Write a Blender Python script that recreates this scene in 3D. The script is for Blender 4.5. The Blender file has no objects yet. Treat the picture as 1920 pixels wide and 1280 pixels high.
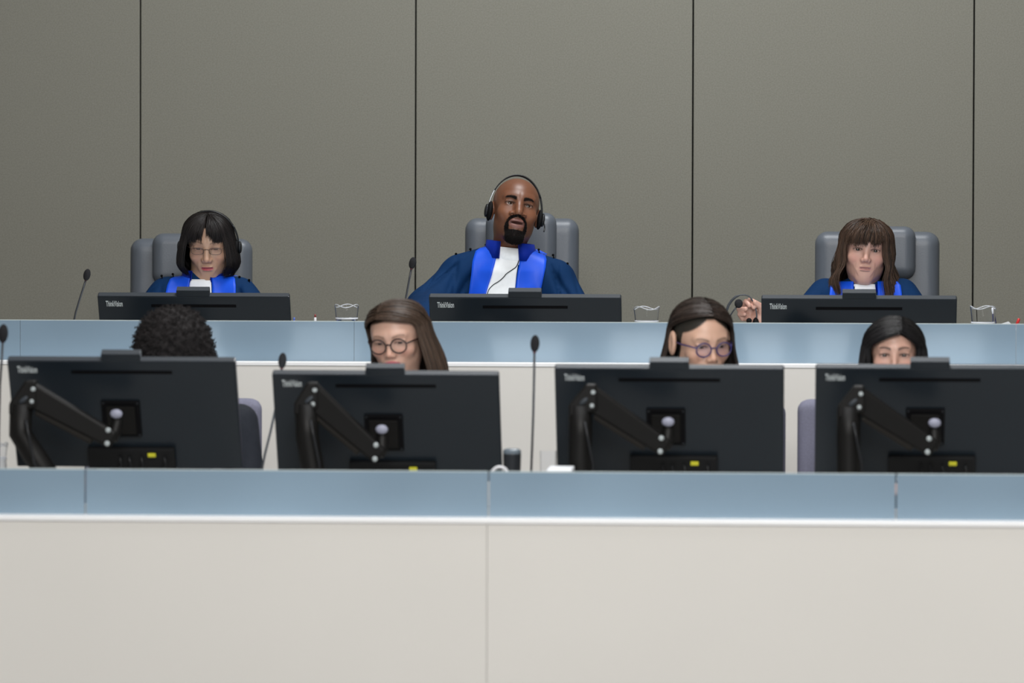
import bpy, math, random
import numpy as np
from mathutils import Vector, Matrix
PI = math.pi
SC = bpy.context.scene
COL = SC.collection
random.seed(7)
RNG = np.random.default_rng(7)

# ------------------------------------------------------------------ camera
F_PX = 8564.0
CAMZ = 1.54
YAW = math.atan(0.06)
PITCH = math.atan(240.0 / F_PX)
CAM = Vector((0.84, 0.0, CAMZ))
R = Matrix.Rotation(YAW, 3, 'Z') @ Matrix.Rotation(PI / 2 - PITCH, 3, 'X') @ Matrix.Rotation(0.0027, 3, 'Z')
cd = bpy.data.cameras.new('camera')
cam = bpy.data.objects.new('camera', cd)
COL.objects.link(cam)
cam.matrix_world = Matrix.Translation(CAM) @ R.to_4x4()
cd.sensor_width = 36.0
cd.lens = F_PX / 1920.0 * 36.0
cd.clip_start = 0.1
cd.clip_end = 100
cd.dof.use_dof = True
cd.dof.focus_distance = 15.0
cd.dof.aperture_fstop = 3.6
SC.camera = cam
SC.view_settings.view_transform = 'Standard'
SC.view_settings.look = 'None'
SC.view_settings.gamma = 1.0
SC.view_settings.use_curve_mapping = False
SC.view_settings.exposure = 0.0

def at(px, py, Y):
    """world point where the sight line of a photo pixel crosses the vertical plane y = Y"""
    d = R @ Vector(((px - 960.0) / F_PX, (640.0 - py) / F_PX, -1.0))
    t = Y / d.y
    return Vector((CAM.x + d.x * t, Y, CAM.z + d.z * t))

# ------------------------------------------------------------------ materials
def srgb(r, g, b):
    def c(v):
        v /= 255.0
        return v / 12.92 if v <= 0.04045 else ((v + 0.055) / 1.055) ** 2.4
    return (c(r), c(g), c(b), 1.0)

MATS = {}
def mat(name, col=(0.5, 0.5, 0.5, 1), rough=0.5, metal=0.0, spec=0.5, attr=False, noise=None, bump=None,
        coat=0.0, trans=0.0, sss=0.0, sheen=0.0, ior=1.45, emis=None):
    if name in MATS:
        return MATS[name]
    m = bpy.data.materials.new(name)
    m.use_nodes = True
    nt = m.node_tree
    b = nt.nodes['Principled BSDF']
    b.inputs['Base Color'].default_value = col
    b.inputs['Roughness'].default_value = rough
    b.inputs['Metallic'].default_value = metal
    b.inputs['Specular IOR Level'].default_value = spec
    b.inputs['Coat Weight'].default_value = coat
    b.inputs['Coat Roughness'].default_value = 0.08
    b.inputs['Transmission Weight'].default_value = trans
    b.inputs['IOR'].default_value = ior
    b.inputs['Sheen Weight'].default_value = sheen
    if sss:
        b.inputs['Subsurface Weight'].default_value = sss
        b.inputs['Subsurface Radius'].default_value = (1.0, 0.35, 0.2)
        b.inputs['Subsurface Scale'].default_value = 0.006
    tc = nt.nodes.new('ShaderNodeTexCoord')
    csrc = None
    if attr:
        a = nt.nodes.new('ShaderNodeAttribute')
        a.attribute_name = 'Col'
        csrc = a.outputs['Color']
        nt.links.new(csrc, b.inputs['Base Color'])
    if noise:
        # noise = (scale xyz, detail, amount)
        mp = nt.nodes.new('ShaderNodeMapping')
        mp.inputs['Scale'].default_value = noise[0]
        nt.links.new(tc.outputs['Object'], mp.inputs['Vector'])
        n = nt.nodes.new('ShaderNodeTexNoise')
        n.inputs['Scale'].default_value = 1.0
        n.inputs['Detail'].default_value = noise[1]
        n.inputs['Roughness'].default_value = 0.65
        nt.links.new(mp.outputs['Vector'], n.inputs['Vector'])
        mr = nt.nodes.new('ShaderNodeMapRange')
        mr.inputs['From Min'].default_value = 0.3
        mr.inputs['From Max'].default_value = 0.7
        mr.inputs['To Min'].default_value = 1.0 - noise[2]
        mr.inputs['To Max'].default_value = 1.0 + noise[2]
        nt.links.new(n.outputs['Fac'], mr.inputs['Value'])
        mx = nt.nodes.new('ShaderNodeVectorMath')
        mx.operation = 'SCALE'
        if csrc is not None:
            nt.links.new(csrc, mx.inputs[0])
        else:
            mx.inputs[0].default_value = col[:3]
        nt.links.new(mr.outputs['Result'], mx.inputs['Scale'])
        nt.links.new(mx.outputs['Vector'], b.inputs['Base Color'])
    if bump:
        # bump = (scale xyz, strength, distance)
        mp = nt.nodes.new('ShaderNodeMapping')
        mp.inputs['Scale'].default_value = bump[0]
        nt.links.new(tc.outputs['Object'], mp.inputs['Vector'])
        n = nt.nodes.new('ShaderNodeTexNoise')
        n.inputs['Scale'].default_value = 1.0
        n.inputs['Detail'].default_value = 4
        nt.links.new(mp.outputs['Vector'], n.inputs['Vector'])
        bp = nt.nodes.new('ShaderNodeBump')
        bp.inputs['Strength'].default_value = bump[1]
        bp.inputs['Distance'].default_value = bump[2]
        nt.links.new(n.outputs['Fac'], bp.inputs['Height'])
        nt.links.new(bp.outputs['Normal'], b.inputs['Normal'])
    if emis:
        b.inputs['Emission Color'].default_value = emis[0]
        b.inputs['Emission Strength'].default_value = emis[1]
    MATS[name] = m
    return m

# ------------------------------------------------------------------ mesh building
def mesh_from(name, V, F, smooth=True, cols=None):
    V = np.asarray(V, dtype=np.float64).reshape(-1, 3)
    me = bpy.data.meshes.new(name)
    if isinstance(F, np.ndarray):
        n, k = F.shape
        me.vertices.add(len(V))
        me.vertices.foreach_set('co', V.astype(np.float32).ravel())
        me.loops.add(n * k)
        me.loops.foreach_set('vertex_index', F.astype(np.int32).ravel())
        me.polygons.add(n)
        me.polygons.foreach_set('loop_start', np.arange(0, n * k, k, dtype=np.int32))
        me.update(calc_edges=True)
        me.validate()
    else:
        me.from_pydata([tuple(v) for v in V], [], [tuple(f) for f in F])
        me.update()
    me.polygons.foreach_set('use_smooth', np.full(len(me.polygons), bool(smooth)))
    if cols is not None:
        a = me.color_attributes.new('Col', 'FLOAT_COLOR', 'POINT')
        c = np.ones((len(V), 4), dtype=np.float32)
        c[:, :3] = cols
        a.data.foreach_set('color', c.ravel())
    return me

def rootloc(p):
    o = Vector((0, 0, 0))
    while p is not None:
        o = o + p.location
        p = p.parent
    return o

def link(name, me, material, parent=None, world=False):
    o = bpy.data.objects.new(name, me)
    COL.objects.link(o)
    if material is not None:
        me.materials.append(material)
    if parent is not None:
        o.parent = parent
        if world:
            v = rootloc(parent)
            me.transform(Matrix.Translation(-v))
    return o

def tag(o, label=None, cat=None, group=None, kind=None):
    if label: o['label'] = label
    if cat: o['category'] = cat
    if group: o['group'] = group
    if kind: o['kind'] = kind
    return o

def empty(name, loc, label=None, cat=None, group=None, kind=None, rz=0.0):
    o = bpy.data.objects.new(name, None)
    o.empty_display_size = 0.1
    COL.objects.link(o)
    o.location = loc
    o.rotation_euler = (0, 0, rz)
    return tag(o, label, cat, group, kind)

def copy_tree(o, parent=None):
    c = o.copy()
    COL.objects.link(c)
    if parent is not None:
        c.parent = parent
    for ch in o.children:
        copy_tree(ch, c)
    return c

class MB:
    """collects shapes for one mesh"""
    def __init__(s):
        s.V = []; s.F = []
    def add(s, V, F):
        n = len(s.V)
        s.V += [tuple(v) for v in V]
        s.F += [tuple(i + n for i in f) for f in F]
        return s
    def box(s, c, d, M=None):
        x, y, z = d[0] / 2, d[1] / 2, d[2] / 2
        P = [Vector((a * x, b * y, e * z)) for a in (-1, 1) for b in (-1, 1) for e in (-1, 1)]
        if M is not None:
            P = [M @ p for p in P]
        P = [p + Vector(c) for p in P]
        return s.add(P, [(0, 1, 3, 2), (4, 6, 7, 5), (0, 4, 5, 1), (2, 3, 7, 6), (0, 2, 6, 4), (1, 5, 7, 3)])
    def bb(s, lo, hi):
        return s.box([(a + b) / 2 for a, b in zip(lo, hi)], [b - a for a, b in zip(lo, hi)])
    def tube(s, pts, r, n=12, cap=True, flat=1.0):
        pts = [Vector(p) for p in pts]
        rs = [r] * len(pts) if not hasattr(r, '__len__') else list(r)
        T = []
        for i in range(len(pts)):
            a = pts[max(i - 1, 0)]; b = pts[min(i + 1, len(pts) - 1)]
            T.append((b - a).normalized())
        up = Vector((0, 0, 1)) if abs(T[0].z) < 0.9 else Vector((0, 1, 0))
        u = T[0].cross(up).normalized()
        V = []
        for p, t, rr in zip(pts, T, rs):
            u = (u - t * u.dot(t)).normalized()
            w = t.cross(u)
            for k in range(n):
                a = 2 * PI * k / n
                V.append(p + u * (math.cos(a) * rr) + w * (math.sin(a) * rr * flat))
        F = []
        for i in range(len(pts) - 1):
            for k in range(n):
                k2 = (k + 1) % n
                F.append((i * n + k, i * n + k2, (i + 1) * n + k2, (i + 1) * n + k))
        if cap:
            F.append(tuple(reversed(range(n))))
            F.append(tuple(range((len(pts) - 1) * n, len(pts) * n)))
        return s.add(V, F)
    def lathe(s, prof, n=32, M=None, wave=None):
        V = []; F = []
        for i, (r, z) in enumerate(prof):
            for k in range(n):
                a = 2 * PI * k / n
                zz = z + (wave(i, a) if wave else 0.0)
                v = Vector((r * math.cos(a), r * math.sin(a), zz))
                V.append(M @ v if M is not None else v)
        for i in range(len(prof) - 1):
            for k in range(n):
                k2 = (k + 1) % n
                F.append((i * n + k, i * n + k2, (i + 1) * n + k2, (i + 1) * n + k))
        if prof[0][0] > 1e-5: F.append(tuple(reversed(range(n))))
        if prof[-1][0] > 1e-5: F.append(tuple(range((len(prof) - 1) * n, len(prof) * n)))
        return s.add(V, F)
    def ball(s, c, r, M=None, n=20):
        prof = [(max(math.sin(PI * i / 12) , 1e-4), -math.cos(PI * i / 12)) for i in range(13)]
        S = Matrix.Diagonal(Vector(r if hasattr(r, '__len__') else (r, r, r))).to_4x4()
        MM = Matrix.Translation(Vector(c)) @ (M if M is not None else Matrix.Identity(4)) @ S
        return s.lathe(prof, n, MM)
    def prism(s, poly, y0, y1):
        """outline in x,z extruded from y0 to y1"""
        n = len(poly)
        V = [(x, y0, z) for x, z in poly] + [(x, y1, z) for x, z in poly]
        F = [tuple(range(n)), tuple(reversed(range(n, 2 * n)))]
        for i in range(n):
            j = (i + 1) % n
            F.append((i, i + n, j + n, j))
        return s.add(V, F)
    def build(s, name, material, parent=None, smooth=False, bevel=0.0, world=False, autos=False, seg=2):
        me = mesh_from(name, s.V, s.F, smooth)
        o = link(name, me, material, parent, world)
        if bevel:
            b = o.modifiers.new('bevel', 'BEVEL')
            b.width = bevel; b.segments = seg; b.limit_method = 'ANGLE'; b.angle_limit = 0.6
            b.harden_normals = False
        return o

# ------------------------------------------------------------------ distance fields
def length(*a):
    return np.sqrt(sum(x * x for x in a))
def ell(P, c, r):
    q = [(P[i] - c[i]) / r[i] for i in range(3)]
    k0 = length(*q)
    k1 = length(*[q[i] / r[i] for i in range(3)]) + 1e-9
    return k0 * (k0 - 1.0) / k1
def cone(P, a, b, r1, r2=None):
    if r2 is None: r2 = r1
    d = [b[i] - a[i] for i in range(3)]
    dd = sum(x * x for x in d) + 1e-12
    t = sum((P[i] - a[i]) * d[i] for i in range(3)) / dd
    t = np.clip(t, 0, 1)
    return length(*[P[i] - a[i] - t * d[i] for i in range(3)]) - (r1 + (r2 - r1) * t)
def rbox(P, c, h, r):
    q = [np.abs(P[i] - c[i]) - (h[i] - r) for i in range(3)]
    return length(*[np.maximum(x, 0) for x in q]) + np.minimum(np.maximum(np.maximum(q[0], q[1]), q[2]), 0) - r
def smin(a, b, k):
    h = np.clip(0.5 + 0.5 * (b - a) / k, 0, 1)
    return b + (a - b) * h - k * h * (1 - h)
def smax(a, b, k):
    return -smin(-a, -b, k)

def surf(f, lo, hi, h):
    """surface-net mesh of the zero level of f"""
    ax = [np.arange(lo[i], hi[i] + h, h) for i in range(3)]
    X = ax[0][:, None, None]; Y = ax[1][None, :, None]; Z = ax[2][None, None, :]
    one = np.zeros((len(ax[0]), len(ax[1]), len(ax[2])))
    v = (f((X + one, Y + one, Z + one)))
    v = np.where(np.abs(v) < 1e-9, 1e-9, v)
    v[0] = np.maximum(v[0], 1e-4); v[-1] = np.maximum(v[-1], 1e-4)
    v[:, 0] = np.maximum(v[:, 0], 1e-4); v[:, -1] = np.maximum(v[:, -1], 1e-4)
    v[:, :, 0] = np.maximum(v[:, :, 0], 1e-4); v[:, :, -1] = np.maximum(v[:, :, -1], 1e-4)
    n = [s - 1 for s in v.shape]
    cnt = np.zeros(n); acc = [np.zeros(n) for _ in range(3)]
    for a in range(3):
        o = [i for i in range(3) if i != a]
        for b in (0, 1):
            for c in (0, 1):
                s0 = [None] * 3
                s0[a] = slice(0, n[a]); s0[o[0]] = slice(b, n[o[0]] + b); s0[o[1]] = slice(c, n[o[1]] + c)
                s1 = list(s0); s1[a] = slice(1, n[a] + 1)
                v0 = v[tuple(s0)]; v1 = v[tuple(s1)]
                cr = (v0 < 0) != (v1 < 0)
                t = np.where(cr, v0 / (v0 - v1 + 1e-30), 0)
                cnt += cr
                acc[a] += t
                acc[o[0]] += cr * b
                acc[o[1]] += cr * c
    m = cnt > 0
    idx = -np.ones(n, dtype=np.int64)
    idx[m] = np.arange(m.sum())
    I = np.nonzero(m)
    V = np.stack([lo[i] + h * (I[i] + acc[i][m] / cnt[m]) for i in range(3)], 1)
    Q = []
    for a in range(3):
        b, c = (a + 1) % 3, (a + 2) % 3
        s0 = [slice(0, None)] * 3; s1 = [slice(0, None)] * 3
        s0[a] = slice(0, n[a]); s1[a] = slice(1, n[a] + 1)
        for q in (b, c):
            s0[q] = slice(1, n[q]); s1[q] = slice(1, n[q])
        v0 = v[tuple(s0)] < 0; v1 = v[tuple(s1)] < 0
        for flip in (False, True):
            e = (v0 & ~v1) if not flip else (~v0 & v1)
            E = np.nonzero(e)
            J = [None] * 3
            J[a] = E[a]; J[b] = E[b] + 1; J[c] = E[c] + 1
            def cell(db, dc):
                K = list(J); K[b] = J[b] - db; K[c] = J[c] - dc
                return idx[tuple(K)]
            q4 = [cell(1, 1), cell(0, 1), cell(0, 0), cell(1, 0)]
            if flip: q4 = q4[::-1]
            Q.append(np.stack(q4, 1))
    return V, np.concatenate(Q)

def xf(V, M):
    A = np.array(M)
    return V @ A[:3, :3].T + A[:3, 3]

def drape(f, rows, ycen, cols=8, sub=6, off=0.004, thick=0.006, world=None, yref=None):
    """cloth strip whose outline is given by rows of (left px, right px, y px), laid on the front of body f"""
    L = []
    rows = [(q[0], q[1], q[2], q[3] if len(q) > 3 else q[2]) for q in rows]
    for i in range(len(rows) - 1):
        for k in range(sub):
            t = k / sub
            L.append([rows[i][j] * (1 - t) + rows[i + 1][j] * t for j in range(4)])
    L.append(list(rows[-1]))
    G = []
    for row in L:
        l, r, y = row[:3]
        y2 = row[3] if len(row) > 3 else y
        G.append([at(l + (r - l) * c / cols, y + (y2 - y) * c / cols, yref) for c in range(cols + 1)])
    nr, nc = len(G), cols + 1
    X = np.array([[g.x for g in r] for r in G]); Z = np.array([[g.z for g in r] for r in G])
    Yv = np.full(X.shape, yref - 0.35)
    for _ in range(60):
        d = f((X, Yv, Z))
        Yv = np.minimum(Yv + np.maximum(d * 0.8, -0.01), yref + 0.12)
    V = np.concatenate([np.stack([X, Yv - off, Z], -1).reshape(-1, 3), np.stack([X, Yv - off + thick, Z], -1).reshape(-1, 3)])
    F = []
    N = nr * nc
    for i in range(nr - 1):
        for j in range(nc - 1):
            a = i * nc + j
            F.append((a, a + nc, a + nc + 1, a + 1))
            F.append((N + a, N + a + 1, N + a + nc + 1, N + a + nc))
    for i in range(nr - 1):
        for j, s in ((0, 1), (nc - 1, -1)):
            a = i * nc + j
            q = (a, N + a, N + a + nc, a + nc)
            F.append(q if s > 0 else q[::-1])
    for j in range(nc - 1):
        for i, s in ((0, -1), (nr - 1, 1)):
            a = i * nc + j
            q = (a, N + a, N + a + 1, a + 1)
            F.append(q if s > 0 else q[::-1])
    return V, np.array(F)

# ------------------------------------------------------------------ materials list
FABRIC = mat('wall_fabric', (0.190, 0.186, 0.158, 1), 0.9, spec=0.15, noise=((230, 230, 230), 5, 0.20), bump=((420, 420, 420), 0.35, 0.002))
GAP = mat('gap_black', (0.004, 0.004, 0.004, 1), 0.9, spec=0.05)
CREAM = mat('cream_laminate', (0.69, 0.67, 0.63, 1), 0.42, spec=0.35, noise=((1.2, 1.2, 1.2), 2, 0.02))
WHITE = mat('white_edge', (0.86, 0.86, 0.86, 1), 0.35)
def glassmat():
    m = mat('blue_back_painted_glass', (0.215, 0.30, 0.38, 1), 0.16, spec=0.5, coat=0.8, noise=((1.6, 1.6, 2.5), 2, 0.08))
    return m
BLUEGLASS = glassmat()
GLASSEDGE = mat('glass_edge', (0.55, 0.62, 0.62, 1), 0.2)
DESK = mat('desk_surface', (0.42, 0.41, 0.39, 1), 0.45)
CARPET = mat('carpet', (0.12, 0.125, 0.14, 1), 0.95, spec=0.1, noise=((90, 90, 90), 4, 0.25))
PLASTER = mat('plaster', (0.62, 0.61, 0.58, 1), 0.9, spec=0.1, noise=((3, 3, 3), 3, 0.03))
MONBLACK = mat('monitor_black_plastic', (0.0115, 0.0170, 0.0235, 1), 0.30, spec=0.45, bump=((900, 900, 900), 0.12, 0.0005))
MONEDGE = mat('monitor_edge_grey', (0.034, 0.040, 0.048, 1), 0.5, spec=0.3)
SLOT = mat('vent_black', (0.002, 0.002, 0.003, 1), 0.6, spec=0.15)
SCREEN = mat('screen_glass', (0.01, 0.01, 0.012, 1), 0.15, emis=((0.80, 0.92, 1.0, 1), 1.1))
LETTER = mat('lettering_silver', (0.62, 0.68, 0.70, 1), 0.45)
ARMBLACK = mat('arm_black_metal', (0.0045, 0.0042, 0.004, 1), 0.5, spec=0.25)
BOLT = mat('bolt_silver', (0.36, 0.40, 0.41, 1), 0.4, metal=0.2)
BALLCAP = mat('ball_cap_lavender', (0.27, 0.28, 0.36, 1), 0.45)
YELLOW = mat('yellow_plastic', (0.62, 0.60, 0.03, 1), 0.5)
LEATHER = mat('grey_leather', (0.085, 0.097, 0.116, 1), 0.40, spec=0.5, noise=((4, 4, 4), 3, 0.06), bump=((260, 260, 260), 0.25, 0.001))
LAVENDER = mat('lavender_fabric', (0.175, 0.175, 0.235, 1), 0.85, spec=0.2, noise=((200, 200, 200), 3, 0.1))
CHROME = mat('chair_metal', (0.35, 0.35, 0.36, 1), 0.3, metal=1.0)
FOAM = mat('black_foam', (0.020, 0.020, 0.022, 1), 0.95, spec=0.15, bump=((900, 900, 900), 0.6, 0.002))
GOOSE = mat('gooseneck_grey', (0.055, 0.058, 0.065, 1), 0.35, metal=0.5)
NAVY = mat('robe_navy', (0.0026, 0.0215, 0.072, 1), 0.8, spec=0.12, noise=((3, 3, 9), 3, 0.08), bump=((7, 7, 2.2), 0.5, 0.02))
ROYAL = mat('robe_royal_satin', (0.006, 0.068, 0.56, 1), 0.45, spec=0.3, bump=((14, 14, 4), 0.25, 0.01))
ROYALD = mat('robe_collar_blue', (0.002, 0.018, 0.24, 1), 0.5, spec=0.25)
BIB = mat('white_cotton', (0.74, 0.75, 0.76, 1), 0.85, spec=0.2, noise=((60, 60, 60), 2, 0.03))
BLACKCLOTH = mat('black_cloth', (0.012, 0.014, 0.020, 1), 0.8, spec=0.25, bump=((18, 18, 8), 0.5, 0.02))
BLUESHIRT = mat('light_blue_cloth', (0.20, 0.33, 0.62, 1), 0.8, spec=0.2, bump=((18, 18, 8), 0.5, 0.02))
HSBLACK = mat('headset_black', (0.008, 0.009, 0.011, 1), 0.4, spec=0.4)
HSPAD = mat('headset_cushion', (0.004, 0.004, 0.0045, 1), 0.7, spec=0.15)
HSSTEEL = mat('headset_steel', (0.45, 0.48, 0.5, 1), 0.3, metal=0.9)
GLASS = mat('clear_glass', (0.97, 0.98, 1, 1), 0.02, trans=1.0, ior=1.10)
WATER = mat('water', (0.93, 0.96, 1, 1), 0.0, trans=1.0, ior=1.33)
PAPER = mat('white_paper', (0.75, 0.77, 0.80, 1), 0.8)
SKIN = mat('skin', (0.5, 0.3, 0.2, 1), 0.42, spec=0.5, attr=True, sss=0.12, bump=((500, 500, 500), 0.08, 0.001))
def skin_gloss(m):
    # painted-in hair areas (brows, stubble) are matt, bare skin has its sheen
    nt = m.node_tree
    a = nt.nodes.new('ShaderNodeAttribute'); a.attribute_name = 'Col'
    bw = nt.nodes.new('ShaderNodeRGBToBW')
    mr = nt.nodes.new('ShaderNodeMapRange')
    mr.inputs['From Min'].default_value = 0.012; mr.inputs['From Max'].default_value = 0.05
    mr.inputs['To Min'].default_value = 0.05; mr.inputs['To Max'].default_value = 0.5
    nt.links.new(a.outputs['Color'], bw.inputs['Color'])
    nt.links.new(bw.outputs['Val'], mr.inputs['Value'])
    nt.links.new(mr.outputs['Result'], nt.nodes['Principled BSDF'].inputs['Specular IOR Level'])
skin_gloss(SKIN)
EYE = mat('eye', (0.5, 0.5, 0.5, 1), 0.08, attr=True, spec=0.5)
HAIR = mat('hair', (0.02, 0.01, 0.01, 1), 0.42, spec=0.30, attr=True)
FRIZZ = mat('hair_frizz', (0.02, 0.01, 0.01, 1), 0.8, spec=0.25, attr=True)

# ------------------------------------------------------------------ setting
DAIS = 0.24
YW = 16.4
def struct(name, o):
    return tag(o, kind='structure')
def sbox(name, lo, hi, m, bevel=0):
    return tag(MB().bb(lo, hi).build(name, m, bevel=bevel), kind='structure')
sbox('floor', (-7, -4, -0.1), (7, 17, 0.0), CARPET)
sbox('dais_floor', (-6.9, 13.98, 0.001), (6.9, YW - 0.001, DAIS), CARPET)
sbox('ceiling', (-7, -4, 5.2), (7, 17, 5.3), PLASTER)
sbox('wall_left', (-7.1, -4, 0), (-7.0, 17, 5.2), PLASTER)
sbox('wall_right', (7.0, -4, 0), (7.1, 17, 5.2), PLASTER)
sbox('wall_front', (-7, -4.1, 0), (7, -4.0, 5.2), PLASTER)
wb = sbox('wall_back', (-7, YW + 0.03, 0), (7, YW + 0.13, 5.2), GAP)
jx = [at(263, 300, YW).x, at(779, 300, YW).x, at(1298.7, 300, YW).x, at(1825.3, 300, YW).x]
w = (jx[3] - jx[0]) / 3
jx = [jx[0] - 2 * w, jx[0] - w] + jx + [jx[3] + w]
for i in range(len(jx) - 1):
    MB().bb((jx[i] + 0.0028, YW, DAIS), (jx[i + 1] - 0.0028, YW + 0.035, 5.19)).build('fabric_panel', FABRIC, wb, bevel=0.002)
MB().bb((-7, YW, DAIS), (jx[0] - 0.0028, YW + 0.035, 5.19)).build('fabric_panel', FABRIC, wb)
MB().bb((jx[-1] + 0.0028, YW, DAIS), (7, YW + 0.035, 5.19)).build('fabric_panel', FABRIC, wb)

# ------------------------------------------------------------------ benches
def bench(Y, ztop_px, ledge_px, floor, joints, pjoints, label, gap, depth, name, drop=0.03):
    root = empty(name, (0, Y, floor), label, 'bench')
    zt = at(960, ztop_px, Y + 0.08).z
    zl = at(960, ledge_px, Y).z
    xs = [-5.2] + pjoints + [5.2]
    for a, b in zip(xs[:-1], xs[1:]):
        MB().bb((a + 0.0004, Y, floor), (b - 0.0004, Y + 0.03, zl - 0.012)).build('front_panel', CREAM, root, world=True, bevel=0.001)
    MB().bb((-5.2, Y - 0.004, zl - 0.012), (5.2, Y + 0.11, zl)).build('ledge', WHITE, root, world=True, bevel=0.002)
    xs = [-5.2] + joints + [5.2]
    for a, b in zip(xs[:-1], xs[1:]):
        g = MB().bb((a + gap, Y + 0.07, zl), (b - gap, Y + 0.082, zt)).build('glass_screen', BLUEGLASS, root, world=True)
        MB().bb((a + gap, Y + 0.0705, zt), (b - gap, Y + 0.0815, zt + 0.002)).build('polished_edge', GLASSEDGE, g, world=True)
    zd = zl - drop
    MB().bb((-5.2, Y + 0.03, zd - 0.035), (5.2, Y + depth, zd)).build('desktop', DESK, root, world=True, bevel=0.003)
    for x in (-5.1, -2.6, 0.0, 2.6, 5.1):
        MB().bb((x - 0.02, Y + 0.04, floor), (x + 0.02, Y + depth - 0.1, zd - 0.035)).build('support_panel', CREAM, root, world=True)
    return root, zt, zl, zd
YF, YR = 11.35, 13.90
fx = lambda p: at(p, 930, YF + 0.07).x
fj = [fx(160), fx(916), fx(1680)]
fj = [fj[0] - 1.01] + fj + [fj[-1] + 1.01]
fbench, FZT, FZL, FZD = bench(YF, 884.5, 973, 0.0, fj, [at(913, 1100, YF).x - 2.02, at(913, 1100, YF).x, at(913, 1100, YF).x + 2.02],
      'long cream front bench with blue glass screens along its top', 0.0018, 0.98, 'courtroom_bench')
rx_ = lambda p: at(p, 640, YR + 0.07).x
rj = [rx_(38), rx_(664), rx_(1290), rx_(1905)]
rbench, RZT, RZL, RZD = bench(YR, 604.0, 680, 0.0, rj, [rx_(-300), rx_(2260)],
      'raised rear bench behind the front row, pale panel with blue glass screens', 0.0005, 0.85, 'courtroom_bench', 0.13)

# ------------------------------------------------------------------ monitors
def text_mesh(s, size, ext):
    c = bpy.data.curves.new('t', 'FONT')
    c.body = s; c.size = size; c.extrude = ext
    c.offset = 0.0003
    o = bpy.data.objects.new('t', c)
    COL.objects.link(o)
    dg = bpy.context.evaluated_depsgraph_get()
    me = bpy.data.meshes.new_from_object(o.evaluated_get(dg))
    bpy.data.objects.remove(o)
    return me
LOGO = text_mesh('ThinkVision', 0.024, 0.0004)
lx = [v.co.x for v in LOGO.vertices]
LW = max(lx) - min(lx)
MW, MH = 0.61, 0.335
def monitor_proto():
    """origin at the middle of the panel; back towards -y, screen towards +y"""
    root = empty('monitor', (0, 0, 0))
    MB().box((0, 0, 0), (MW, 0.024, MH)).build('housing', MONBLACK, root, bevel=0.004)
    MB().box((0, -0.001, MH / 2 - 0.0005), (MW - 0.006, 0.022, 0.004)).build('top_edge', MONEDGE, root, bevel=0.001)
    MB().box((0, 0.0125, 0.004), (MW - 0.012, 0.002, MH - 0.03)).build('screen', SCREEN, root)
    cb = MB().box((0, 0.0, MH / 2 + 0.010), (0.105, 0.026, 0.022)).build('camera_bar', MONBLACK, root, bevel=0.002)
    MB().box((0, -0.001, MH / 2 + 0.0215), (0.103, 0.024, 0.002)).build('camera_bar_top', MONEDGE, cb)
    v = MB()
    for i in range(44):
        x = -0.130 + 0.260 * i / 43
        v.box((x, -0.0122, MH / 2 - 0.0345), (0.0046, 0.0012, 0.0095))
    v.box((0, -0.0121, MH / 2 - 0.0345), (0.270, 0.0008, 0.0105))
    v.build('vent_slot', SLOT, root)
    me = LOGO.copy()
    S = 0.053 / LW
    me.transform(Matrix.Translation(Vector((-MW / 2 + 0.026, -0.0125, MH / 2 - 0.037))) @ Matrix.Rotation(PI / 2, 4, 'X') @ Matrix.Diagonal(Vector((S, 1.18, 1, 1))) @ Matrix.Translation(Vector((-min(lx), 0, 0))))
    link('lettering', me, LETTER, root)
    m = MB().box((-0.010, -0.0155, -0.010), (0.104, 0.008, 0.112)).build('mount_recess', SLOT, root, bevel=0.003)
    pl = MB().box((-0.010, -0.022, -0.012), (0.078, 0.007, 0.088)).build('mount_plate', ARMBLACK, root, bevel=0.003)
    for sx in (-1, 1):
        for sz in (-1, 1):
            MB().ball((-0.010 + sx * 0.046, -0.020, -0.010 + sz * 0.05), 0.0022, n=8).build('screw', MONEDGE, m, smooth=True)
    jb = MB().box((0.01, -0.022, -0.140), (0.235, 0.016, 0.085)).build('connector_bay', mat('bay_black', (0.0055, 0.006, 0.007, 1), 0.5, spec=0.3), root, bevel=0.004)
    MB().box((0.066, -0.033, -0.115), (0.022, 0.005, 0.012)).build('connector', YELLOW, root, bevel=0.002)
    MB().box((-0.068, -0.033, -0.163), (0.034, 0.003, 0.010)).build('rating_label', BOLT, root, bevel=0.001)
    for x in (0.038, 0.10, 0.005, -0.02):
        g = MB()
        g.tube([(x, -0.036, -0.118), (x + 0.004, -0.043, -0.140), (x - 0.012, -0.045, -0.175), (x - 0.02, -0.040, -0.215)], 0.0028, 8)
        g.build('cable', HSBLACK, root, smooth=True)
    for o in (cb,): pass
    return root
mon0 = monitor_proto()
TILT = math.radians(29)
mons = []
def place_monitor(pxl, pyl, pxr, pyr, Y, label, group, first=False):
    o = mon0 if first else copy_tree(mon0)
    L = at(pxl, pyl, Y); Rr = at(pxr, pyr, Y)
    wpx = pxr - pxl
    up = Vector((0, -math.sin(TILT), math.cos(TILT)))
    mid = (L + Rr) / 2
    rz = 0.0
    s = (Rr - L).length / MW
    o.rotation_euler = (TILT, 0, rz)
    o.scale = (s, 1, 1)
    c = mid - up * (MH / 2)
    o.location = c
    tag(o, label, 'monitor', group)
    mons.append(o)
    return o
YRM, YFM = 14.42, 12.12
place_monitor(183, 551, 543, 553, YRM, 'black monitor back in front of the judge with dark bobbed hair', 'monitors on the rear bench', True)
place_monitor(804.5, 554, 1165, 554.5, YRM, 'black monitor back in front of the bearded judge', 'monitors on the rear bench')
place_monitor(1427.5, 556, 1794.5, 557.5, YRM - 0.1, 'black monitor back in front of the brown haired judge', 'monitors on the rear bench')
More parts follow.
